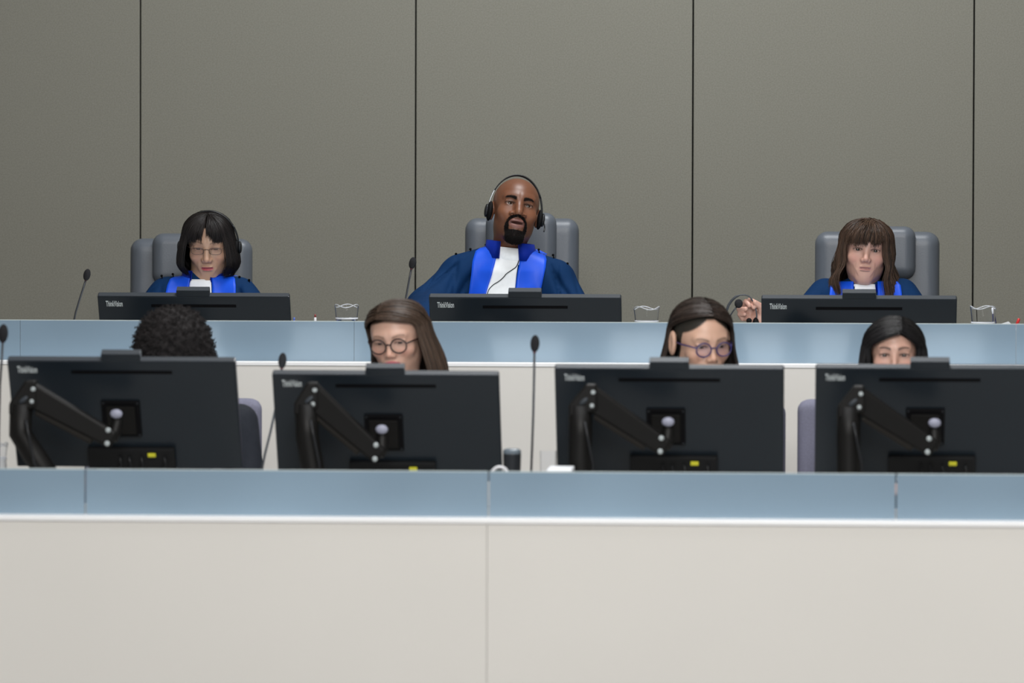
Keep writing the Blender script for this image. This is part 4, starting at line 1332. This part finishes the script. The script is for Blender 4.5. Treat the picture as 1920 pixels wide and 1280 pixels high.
# ------------------------------------------------------------------ front row staff
YP = 12.95
def clerk(label, px, py_sh, Mh, headkw, clothm, clothname, hwpx=105, h=0.0025, seed=1, arms=None, Y=YP):
    c = at(px, py_sh, Y); cx, zs = c.x, c.z
    hw = hwpx / F_PX * Y
    root = person(label, cx, Y, 0.0)
    if arms is None:
        arms = [[L3(px - hwpx + 22, py_sh + 42, Y), L3(px - hwpx + 5, py_sh + 190, Y - 0.08), L3(px - 60, 905, Y - 0.36), 0.050, 0.050, 0.042],
                [L3(px + hwpx - 22, py_sh + 42, Y), L3(px + hwpx - 5, py_sh + 190, Y - 0.08), L3(px + 60, 905, Y - 0.36), 0.050, 0.050, 0.042]]
    f = body_fields(cx, Y, zs, hw, arms, 0)
    V, Q = surf(f, (cx - 0.42, Y - 0.46, 0.48), (cx + 0.42, Y + 0.22, zs + 0.06), 0.009)
    V = folds(V, 0.004, seed)
    link(clothname, mesh_from(clothname, V, Q, True), clothm, root, True)
    legs = [([cx + s * 0.09, Y - 0.02, 0.56], [cx + s * 0.11, Y - 0.42, 0.56], [cx + s * 0.11, Y - 0.40, 0.10]) for s in (-1, 1)]
    b = []
    for l in legs:
        b.append((*tube_np([l[0], l[1]], [0.095, 0.072], 14), (0, 0, 0)))
        b.append((*tube_np([Vector(l[1]) + Vector((0, 0, 0.03)), l[2]], [0.068, 0.055], 14), (0, 0, 0)))
    VV, FF, CC = join_parts(b)
    link('trousers', mesh_from('trousers', VV, FF, True), BLACKCLOTH, root, True)
    headkw = dict(headkw); headkw['neckto'] = Vector((cx, Y + 0.005, zs - 0.02))
    hv, hq, hc, E, p = make_head(Mh, h, **headkw)
    sk = headkw['skin']
    parts = [(xf(hv, Mh), hq, hc)]
    parts.append((*tube_np([(cx, Y, zs - 0.02), (cx, Y, zs - 0.12), (cx, Y, zs - 0.38), (cx, Y - 0.01, 0.52)], [0.05, 0.08, 0.075, 0.085], 18), sk))
    for (s, e, w, r0, r1, r2) in arms:
        parts.append((*tube_np([s, e, w], [0.030, 0.030, 0.024], 12), sk))
        side = 1 if s[0] < cx else -1
        parts.append(simple_hand(Vector(w) + Vector((0, -0.02, 0.0)), (0.4 * side, -0.9, -0.05), sk, side))
    for l in legs:
        parts.append((*tube_np([l[0], l[1]], [0.07, 0.05], 12), sk))
        parts.append((*tube_np([l[1], l[2], (l[2][0], l[2][1], 0.035)], [0.048, 0.036, 0.033], 12), sk))
        parts.append((*tube_np([(l[2][0], l[2][1] + 0.05, 0.032), (l[2][0], l[2][1] - 0.18, 0.028)], [0.03, 0.026], 12), (0.01, 0.01, 0.01)))
    finish_body(parts, root)
    eyes(Mh, p, E, root)
    return root

# curly black hair, head bent
sk = (0.13, 0.055, 0.032)
M1 = head_at(325, 690, YP, 0, 24, 0, 0.94)
r1 = clerk('person with a round mass of curly black hair, face hidden behind a monitor', 345, 748, M1,
   dict(skin=sk, lipc=(0.2, 0.08, 0.07), browc=(0.01, 0.008, 0.008), blush=(0.2, 0.09, 0.05), eye=0.4, crown=0.012), BLACKCLOTH, 'jacket', hwpx=128, seed=3)
def afro():
    c = np.array(at(325, 645, YP - 0.005))
    rg = np.random.default_rng(11)
    def f(P):
        d = ell(P, c, (0.106, 0.128, 0.104))
        d = smin(d, ell(P, c + np.array([0.0, 0.02, -0.05]), (0.110, 0.125, 0.085)), 0.03)
        X, Y, Z = P
        n = np.sin(X * 95 + 2 * np.sin(Z * 60)) * np.sin(Y * 90 + 1) * np.sin(Z * 100 + 2 * np.sin(X * 50)) * 0.006
        n = n + np.sin(X * 190 + Y * 40) * np.sin(Z * 180 + Y * 60) * 0.003
        # face side stays clear below the hairline
        cut = ell(P, np.array(M1 @ Vector((0, -0.11, -0.078))), (0.054, 0.07, 0.062))
        return smax(d + n, -cut, 0.008)
    V, Q = surf(f, tuple(c - 0.15), tuple(c + 0.15), 0.0035)
    col = np.tile(np.array((0.011, 0.009, 0.009)), (len(V), 1))
    Vs = [V]; Fs = [tuple(q) for q in Q]; Cs = [col]
    n0 = len(V)
    pick = rg.choice(len(V), 2600, replace=False)
    for i in pick:
        o = V[i] - c; L = np.linalg.norm(o); o = o / L
        a = np.cross(o, rg.normal(0, 1, 3)); a /= np.linalg.norm(a) + 1e-9
        b = np.cross(o, a)
        m = 11; t = np.linspace(0, 1, m)
        rad = rg.uniform(0.0022, 0.0045); turns = rg.uniform(1.0, 2.0) * 2 * PI; hgt = rg.uniform(0.004, 0.013)
        P = V[i] + o * (t * hgt)[:, None] + a * (np.cos(t * turns) * rad)[:, None] + b * (np.sin(t * turns) * rad)[:, None]
        T = np.gradient(P, axis=0); T /= np.linalg.norm(T, axis=1)[:, None]
        S = np.cross(T, o); S /= np.linalg.norm(S, axis=1)[:, None] + 1e-9
        U = np.cross(S, T)
        w = 0.0007
        ring = np.stack([P + S * w, P + U * w, P - S * w, P - U * w], 1).reshape(-1, 3)
        for j in range(m - 1):
            for k in range(4):
                k2 = (k + 1) % 4
                Fs.append((n0 + j * 4 + k, n0 + j * 4 + k2, n0 + (j + 1) * 4 + k2, n0 + (j + 1) * 4 + k))
        Vs.append(ring); Cs.append(np.tile(np.array((0.013, 0.011, 0.011)) * rg.uniform(0.5, 2.2), (len(ring), 1)))
        n0 += len(ring)
    link('hair', mesh_from('hair', np.concatenate(Vs), np.array(Fs), True, np.concatenate(Cs)), FRIZZ, r1, True)
afro()

# brown hair swept over from a side parting, dark round glasses
sk = (0.50, 0.30, 0.225)
M2 = head_at(731, 643.5, YP, -13, 13, -7, 0.96, 1.02)
r2 = clerk('person with side parted brown hair and dark round glasses, eyes lowered', 748, 732, M2,
   dict(skin=sk, lipc=(0.42, 0.055, 0.09), browc=(0.16, 0.09, 0.06), browh=0.8, brow=0.9, blush=(0.60, 0.26, 0.19), eye=0.55, ears=False, crown=0.019, hslope=0.3, scalp=(0.07, 0.045, 0.03), lid=(0.30, 0.17, 0.13), folds=0.5, gaze=(0.0, -0.2)), BLACKCLOTH, 'jacket', seed=5)
def phi2(ph):
    # parting on the photo's left; the long side sweeps across to the right
    if ph < 0: return -(78 + 102 * (-ph / 180) ** 1.2)
    return 60 + 120 * (ph / 180) ** 1.3
def z2(ph1, ph0):
    a = abs(ph1)
    if ph1 < 0: return -0.085 if a < 120 else -0.15
    return -0.165
def fall2(ph, u, D):
    t = u / max(D, 1e-3)
    if ph < 0: return -0.006 * math.sin(t * PI)
    return 0.006 + 0.026 * sstep(t, 0.0, 0.8)
H2 = headmat(M2.translation, -13, 6, -9, 0.99) @ Matrix.Translation(Vector((0.001, -0.004, 0.008)))
V, Q, C = strands(H2, 2400, part=(-0.034, 62, -20), phi_end=phi2, zend=z2, fall=fall2, col=(0.050, 0.031, 0.021), seed=8, r=(0.086, 0.106, 0.064), width=0.0012, var=0.6, jitter=0.005)
link('hair', mesh_from('hair', V, Q, True, C), HAIR, r2, True)
glasses(M2, 'dark round glasses of the woman with side parted brown hair', (0.0235, 0.0215, 1.0, 1.0), mat('dark_brown_frame', (0.022, 0.010, 0.010, 1), 0.35), z=-0.005, yoff=-0.099, wire=0.0021)

# long dark brown hair tucked behind one ear, blue glasses
sk = (0.50, 0.30, 0.215)
M3 = head_at(1334, 650, YP, 23, 12, 3, 1.0, 0.98)
r3 = clerk('person with long dark brown hair tucked behind one ear and round blue glasses', 1305, 734, M3,
   dict(skin=sk, lipc=(0.42, 0.14, 0.12), browc=(0.10, 0.06, 0.04), browh=0.8, brow=0.9, blush=(0.58, 0.26, 0.18), eye=0.7, ear=1.2, ears=True, crown=0.010, hairline=0.072, hslope=0.75, scalp=(0.025, 0.022, 0.018), lid=(0.28, 0.16, 0.13), folds=0.4, gaze=(0.1, -0.4)), BLACKCLOTH, 'jacket', seed=7)
def phi3(ph):
    s = 1 if ph >= 0 else -1
    a = abs(ph)
    lo = 98 if s < 0 else 64
    return s * (lo + (180 - lo) * (a / 180) ** 1.25)
def z3(ph1, ph0):
    return -0.19
def fall3(ph, u, D):
    t = u / max(D, 1e-3)
    return 0.004 + 0.034 * sstep(t, 0.0, 1.0) if abs(ph) > 60 else 0
H3 = headmat(M3.translation, 20, 5, 2, 0.99) @ Matrix.Translation(Vector((0.0, -0.002, 0.008)))
V, Q, C = strands(H3, 2400, part=(0.006, 60, -25), phi_end=phi3, zend=z3, fall=fall3, col=(0.026, 0.017, 0.013), seed=9, r=(0.086, 0.106, 0.080), width=0.0012, var=0.6, jitter=0.005)
link('hair', mesh_from('hair', V, Q, True, C), HAIR, r3, True)
glasses(M3, 'round blue glasses of the woman with long dark brown hair', (0.0225, 0.0200, 1.0, 1.0), mat('blue_violet_frame', (0.030, 0.022, 0.10, 1), 0.3), z=-0.004, yoff=-0.100, wire=0.0019, lens_col=LENSB)

# sleek black hair, only eyes above the monitor
sk = (0.46, 0.27, 0.205)
M4 = head_at(1677, 666, YP, 0, 0, 0, 0.92, 0.97)
r4 = clerk('person with sleek black hair, only forehead and eyes above the monitor', 1675, 746, M4,
   dict(skin=sk, lipc=(0.42, 0.14, 0.12), browc=(0.035, 0.02, 0.016), browh=1.1, brow=1.0, blush=(0.52, 0.24, 0.19), eye=1.0, ears=False, crown=0.010, hslope=0.5, scalp=(0.01, 0.009, 0.009), lid=(0.16, 0.085, 0.07), folds=0.3, gaze=(-0.05, 0.0)), BLACKCLOTH, 'jacket', hwpx=120, seed=9)
def phi4(ph):
    s = 1 if ph >= 0 else -1
    return s * (54 + 126 * (abs(ph) / 180) ** 1.2)
def z4(ph1, ph0): return -0.19
H4 = headmat(M4.translation, 0, 0, 0, 0.99) @ Matrix.Translation(Vector((0.0, -0.002, -0.006)))
V, Q, C = strands(H4, 2400, part=(0.022, 62, -20), phi_end=phi4, zend=z4, fall=fall3, col=(0.007, 0.006, 0.0065), seed=12, r=(0.088, 0.108, 0.084), width=0.0012, var=0.4, jitter=0.003)
link('hair', mesh_from('hair', V, Q, True, C), HAIR, r4, True)

# ------------------------------------------------------------------ microphones
def gooseneck(foam, path, Y, zdesk, label, group, rf=(0.0115, 0.0195)):
    P = [at(px, py, Y) for px, py in path]
    base = Vector((P[-1].x, Y, zdesk))
    root = empty('microphone', tuple(base), label, 'microphone', group)
    f = at(*foam, Y)
    T = (f - P[0]).normalized()
    ang = math.atan2(T.x, T.z)
    b = MB(); b.ball(f, (rf[0], rf[0], rf[1]), Matrix.Rotation(ang, 4, 'Y'), 22)
    b.build('windscreen', FOAM, root, smooth=True, world=True)
    MB().tube([f - T * rf[1] * 0.75, P[0]], [0.0065, 0.0035], 12).build('capsule_ring', mat('ring_dark_red', (0.09, 0.02, 0.025, 1), 0.4), root, smooth=True, world=True)
    P.append(base + Vector((0, 0, 0.03)))
    MB().tube(P, 0.0032, 12).build('gooseneck', GOOSE, root, smooth=True, world=True)
    MB().lathe([(0.045, 0), (0.045, 0.012), (0.036, 0.026), (0.012, 0.032), (0.0, 0.032)], 28, Matrix.Translation(base)).build('base', HSBLACK, root, world=True, bevel=0.002)
    return root
gooseneck((163, 515), [(160.5, 526), (156, 540), (149, 562), (142, 585), (138, 605)], 14.55, RZD, 'gooseneck microphone left of the judge with the bob', 'goosenecks on the rear bench')
gooseneck((773.5, 493), [(771, 505), (768, 520), (763, 548), (758, 575), (755, 605)], 14.55, RZD, 'gooseneck microphone left of the bearded judge', 'goosenecks on the rear bench')
gooseneck((529.5, 676), [(528, 692), (527, 705), (520, 750), (507, 810), (497, 850), (490, 885)], 12.35, FZD, 'gooseneck microphone between the two left front monitors', 'goosenecks on the front bench', (0.0115, 0.022))
gooseneck((1003, 644), [(1002, 662), (1001.5, 700), (1000, 770), (998, 830), (996, 885)], 12.25, FZD, 'tall gooseneck microphone between the two middle front monitors', 'goosenecks on the front bench', (0.0125, 0.0235))
gooseneck((6, 625), [(5, 643), (3, 680), (0, 720), (-2, 800), (-3, 885)], 12.15, FZD, 'gooseneck microphone cut by the left edge of the photo', 'goosenecks on the front bench', (0.0135, 0.0255))

# ------------------------------------------------------------------ water carafes
def carafe(px0, px1, ytop, Y, zdesk, label, group, wl, band=(0.62, 0.64, 0.72, 1), spin=0.0):
    c = at((px0 + px1) / 2, ytop, Y)
    root = empty('carafe', (c.x, Y, zdesk), label, 'carafe', group)
    R_ = (px1 - px0) / 2 / F_PX * Y
    H = c.z - zdesk
    k = R_
    prof = [(k * 0.90, 0.0), (k * 0.95, 0.010), (k * 0.98, H * 0.30), (k * 0.90, H * 0.60), (k * 0.84, H * 0.78), (k * 0.92, H * 0.90), (k * 1.0, H)]
    inner = [(r - 0.0018, z if i else 0.006) for i, (r, z) in enumerate(prof)]
    full = prof + inner[::-1] + [(0.0, 0.006)]
    n1 = len(prof)
    def wave(i, a):
        q = 1.0 if i in (n1 - 1, n1) else (0.4 if i in (n1 - 2, n1 + 1) else 0.0)
        return q * 0.005 * math.cos(3 * (a + spin)) - (0.004 * q)
    gb = MB().lathe(full, 40, Matrix.Translation(Vector((c.x, Y, zdesk))), wave).build('glass_body', GLASS, root, smooth=True, world=True)
    es = gb.modifiers.new('edge_split', 'EDGE_SPLIT'); es.split_angle = math.radians(50)
    lip = []
    for q in range(49):
        a = 2 * PI * q / 48
        lip.append((c.x + (k - 0.001) * math.cos(a), Y + (k - 0.001) * math.sin(a), zdesk + H + wave(n1 - 1, a)))
    MB().tube(lip, 0.0015, 8, cap=False).build('lip', mat('lip_glass', (0.85, 0.88, 0.93, 1), 0.12, trans=0.55, ior=1.4), root, smooth=True, world=True)
    zt = at(960, wl, Y).z - zdesk
    rw = np.interp(zt, [q[1] for q in prof], [q[0] for q in prof]) - 0.0034
    wp = [(k * 0.90 - 0.0036, 0.007)]
    for r, z in prof[1:]:
        if z < zt - 0.004: wp.append((r - 0.0034, z))
    wp += [(rw, zt), (0.0, zt)]
    MB().lathe(wp, 40, Matrix.Translation(Vector((c.x, Y, zdesk)))).build('water', WATER, root, smooth=False, world=True)
    # frosted collar ring round the waist of the glass
    MB().lathe([(rw + 0.0040, zt - 0.006), (rw + 0.0050, zt - 0.006), (rw + 0.0050, zt - 0.001), (rw + 0.0040, zt - 0.001)], 40, Matrix.Translation(Vector((c.x, Y, zdesk)))).build('rim_band', mat('frosted_white', (0.75, 0.78, 0.84, 1), 0.3), root, smooth=True, world=True)
    MB().tube([(c.x + k * 0.86, Y + 0.02, zdesk + H * 0.9), (c.x + k * 1.0, Y + 0.07, zdesk + H * 0.85), (c.x + k * 0.95, Y + 0.075, zdesk + H * 0.45), (c.x + k * 0.7, Y + 0.03, zdesk + H * 0.2)], 0.005, 10).build('handle', GLASS, root, smooth=True, world=True) if False else None
    return root
gg = 'water carafes on the rear bench'
carafe(627, 673, 571, 14.4, RZD, 'clear water carafe between the left and middle judges', gg, 596, spin=0.5)
carafe(1188, 1237, 575, 14.4, RZD, 'clear water carafe right of the middle monitor on the rear bench', gg, 599, spin=0.2)
carafe(1819, 1868, 574, 14.4, RZD, 'clear water carafe at the right end of the rear bench with pens behind', gg, 599, spin=0.9)
carafe(-26, 15, 830, 12.2, FZD, 'clear carafe at the left edge of the front bench', None, 862, spin=0.3)

# ------------------------------------------------------------------ small things on the desks
def pen(a, b, Y, r, body, tip, label, name='pen', cat='pen', capfrac=0.35):
    A = at(*a, Y); B = at(*b, Y)
    root = empty(name, tuple((A + B) / 2), label, cat)
    m = A + (B - A) * capfrac
    MB().tube([A, A + (m - A) * 0.1, m], [r * 0.7, r, r], 12).build('cap', tip, root, smooth=True, world=True)
    MB().tube([m, B], [r * 0.92, r * 0.92], 12).build('barrel', body, root, smooth=True, world=True)
    return root
RED = mat('red_plastic', (0.62, 0.02, 0.02, 1), 0.4)
DKB = mat('dark_blue_plastic', (0.012, 0.014, 0.06, 1), 0.4)
BLUEP = mat('blue_plastic', (0.10, 0.18, 0.62, 1), 0.4)
WHP = mat('white_plastic', (0.72, 0.72, 0.75, 1), 0.4)
def penb(px, slope, Y, zb, dzpx, **k): pass
# pens standing in a low cup hidden by the glass: the cup rests on the desk
def cup_with(px, Y, label):
    c = at(px, 610, Y)
    r = empty('pen_cup', (c.x, Y, RZD), label, 'pen cup')
    MB().lathe([(0.030, 0), (0.032, 0.115), (0.029, 0.115), (0.027, 0.004), (0, 0.004)], 28, Matrix.Translation(Vector((c.x, Y, RZD)))).build('cup', HSBLACK, r, smooth=True, world=True)
    return r
pen((1862, 577), (1871, 640), 14.52, 0.0042, DKB, WHP, 'dark pen with pale end leaning behind the right carafe', capfrac=0.18)
pen((1911, 597), (1897, 632), 14.3, 0.0045, WHP, RED, 'bright red pen tip above the glass near the right end', capfrac=0.5)
cup_with(1873, 14.52, 'black pen cup hidden behind the glass by the right carafe')
cup_with(1898, 14.3, 'black pen cup hidden behind the glass at the right end')
def stub(px, py, Y, w, body, top, label, cat, name):
    c = at(px, py, Y)
    r = empty(name, (c.x, Y, RZD), label, cat)
    MB().lathe([(w, 0), (w, c.z - RZD - 0.012), (w * 0.8, c.z - RZD - 0.010), (0, c.z - RZD - 0.010)], 20, Matrix.Translation(Vector((c.x, Y, RZD)))).build('body', body, r, smooth=True, world=True)
    MB().lathe([(w * 0.7, c.z - RZD - 0.010), (w * 0.7, c.z - RZD - 0.001), (w * 0.5, c.z - RZD), (0, c.z - RZD)], 20, Matrix.Translation(Vector((c.x, Y, RZD)))).build('cap', top, r, smooth=True, world=True)
stub(551.5, 595, 14.4, 0.0042, WHP, BLUEP, 'small white marker with blue cap beside the left rear monitor', 'marker', 'marker')
stub(591, 589, 14.4, 0.0042, WHP, mat('dark_red_cap', (0.25, 0.04, 0.04, 1), 0.4), 'small white marker with dark red cap left of the left carafe', 'marker', 'marker')
# sheet of paper rising above the glass at the far right
p0 = at(1868, 618, 14.25); p1 = at(1893, 603, 14.25); p2 = at(1896, 618, 14.25)
pp = MB()
zz = RZD
a = at(1866, 610, 14.2); b = at(1891, 602.5, 14.2); c = at(1895, 606, 14.2)
pp.prism([(a.x, a.z), (b.x, b.z), (c.x, c.z), (c.x + 0.002, zz), (a.x, zz)], 14.2, 14.2015)
tag(pp.build('paper_sheet', PAPER), 'white paper corner rising above the glass beside the right carafe', 'paper')
# front bench: tumbler, white loop, glass and papers
t0 = at(960, 882, 12.1)
tr = empty('travel_mug', (t0.x, 12.1, FZD), 'dark travel mug on the front bench right of the second monitor', 'mug')
Ht = at(960, 841, 12.1).z - FZD
w_ = 17.5 / F_PX * 12.1
MB().lathe([(w_ * 0.8, 0), (w_ * 0.98, Ht - 0.012), (w_ * 0.9, Ht - 0.012), (0, Ht - 0.012)], 30, Matrix.Translation(Vector((t0.x, 12.1, FZD)))).build('body', mat('mug_dark', (0.014, 0.016, 0.02, 1), 0.35), tr, smooth=False, world=True, bevel=0.002)
MB().lathe([(w_ * 0.97, Ht - 0.013), (w_ * 0.97, Ht - 0.004), (w_ * 0.72, Ht), (0, Ht - 0.001)], 30, Matrix.Translation(Vector((t0.x, 12.1, FZD)))).build('lid', mat('lid_grey', (0.13, 0.16, 0.19, 1), 0.25), tr, smooth=False, world=True)
l0 = at(937, 889, 11.75)
ro = 15.5 / F_PX * 11.75
lp = [Vector((l0.x + ro * math.cos(a), 11.75, l0.z + ro * math.sin(a) - 0.002)) for a in [PI * k / 18 - 0.0 for k in range(19)]]
lp = [Vector((lp[0].x, 11.75, FZD + 0.003))] + lp + [Vector((lp[-1].x, 11.75, FZD + 0.003))]
tag(MB().tube(lp, 0.0035, 10).build('white_cable', WHP, smooth=True), 'white cable looping up just above the front glass', 'cable')
g0 = at(1028, 845, 12.2)
gr = empty('drinking_glass', (g0.x, 12.2, FZD), 'clear drinking glass left of the third front monitor', 'glass')
Hg = g0.z - FZD
MB().lathe([(0.020, 0), (0.022, Hg), (0.0212, Hg), (0.0192, 0.004), (0, 0.004)], 30, Matrix.Translation(Vector((g0.x, 12.2, FZD)))).build('glass_body', GLASS, gr, smooth=True, world=True).modifiers.new('edge_split', 'EDGE_SPLIT').split_angle = 0.8
q = at(1053, 876, 11.9)
tag(MB().bb((q.x - 0.034, 11.80, FZD), (q.x + 0.030, 11.98, q.z)).build('paper_box', PAPER, bevel=0.003), 'low white box on the front bench below the third monitor', 'box')

# ------------------------------------------------------------------ light: ceiling fixtures over the court and the gallery side
def lamp(x, y, sx, sy, power, col=(1.0, 0.97, 0.93), z=5.15, name='ceiling_light', tilt=0.0):
    l = bpy.data.lights.new('area', 'AREA')
    l.shape = 'RECTANGLE'; l.size = sx; l.size_y = sy; l.energy = power; l.color = col
    o = bpy.data.objects.new('ceiling_lamp', l)
    COL.objects.link(o); o.location = (x, y, z); o.rotation_euler = (tilt, 0, 0)
    return o
lamp(0.4, 14.6, 1.8, 1.0, 75, (0.97, 0.99, 1.0))
lamp(0.5, 11.2, 3.0, 1.4, 85, (0.97, 0.98, 1.0), tilt=math.radians(20))
lamp(0.8, 6.0, 3.0, 2.0, 195, (1.0, 0.985, 0.96), z=4.8, tilt=math.radians(38))
lamp(0.8, 0.0, 3.0, 2.0, 165, (1.0, 0.975, 0.94), z=4.6, tilt=math.radians(45))
w_ = bpy.data.worlds.new('world'); SC.world = w_
w_.use_nodes = True
w_.node_tree.nodes['Background'].inputs['Color'].default_value = (0.55, 0.6, 0.65, 1)
w_.node_tree.nodes['Background'].inputs['Strength'].default_value = 0.25
SC.view_settings.exposure = 1.07
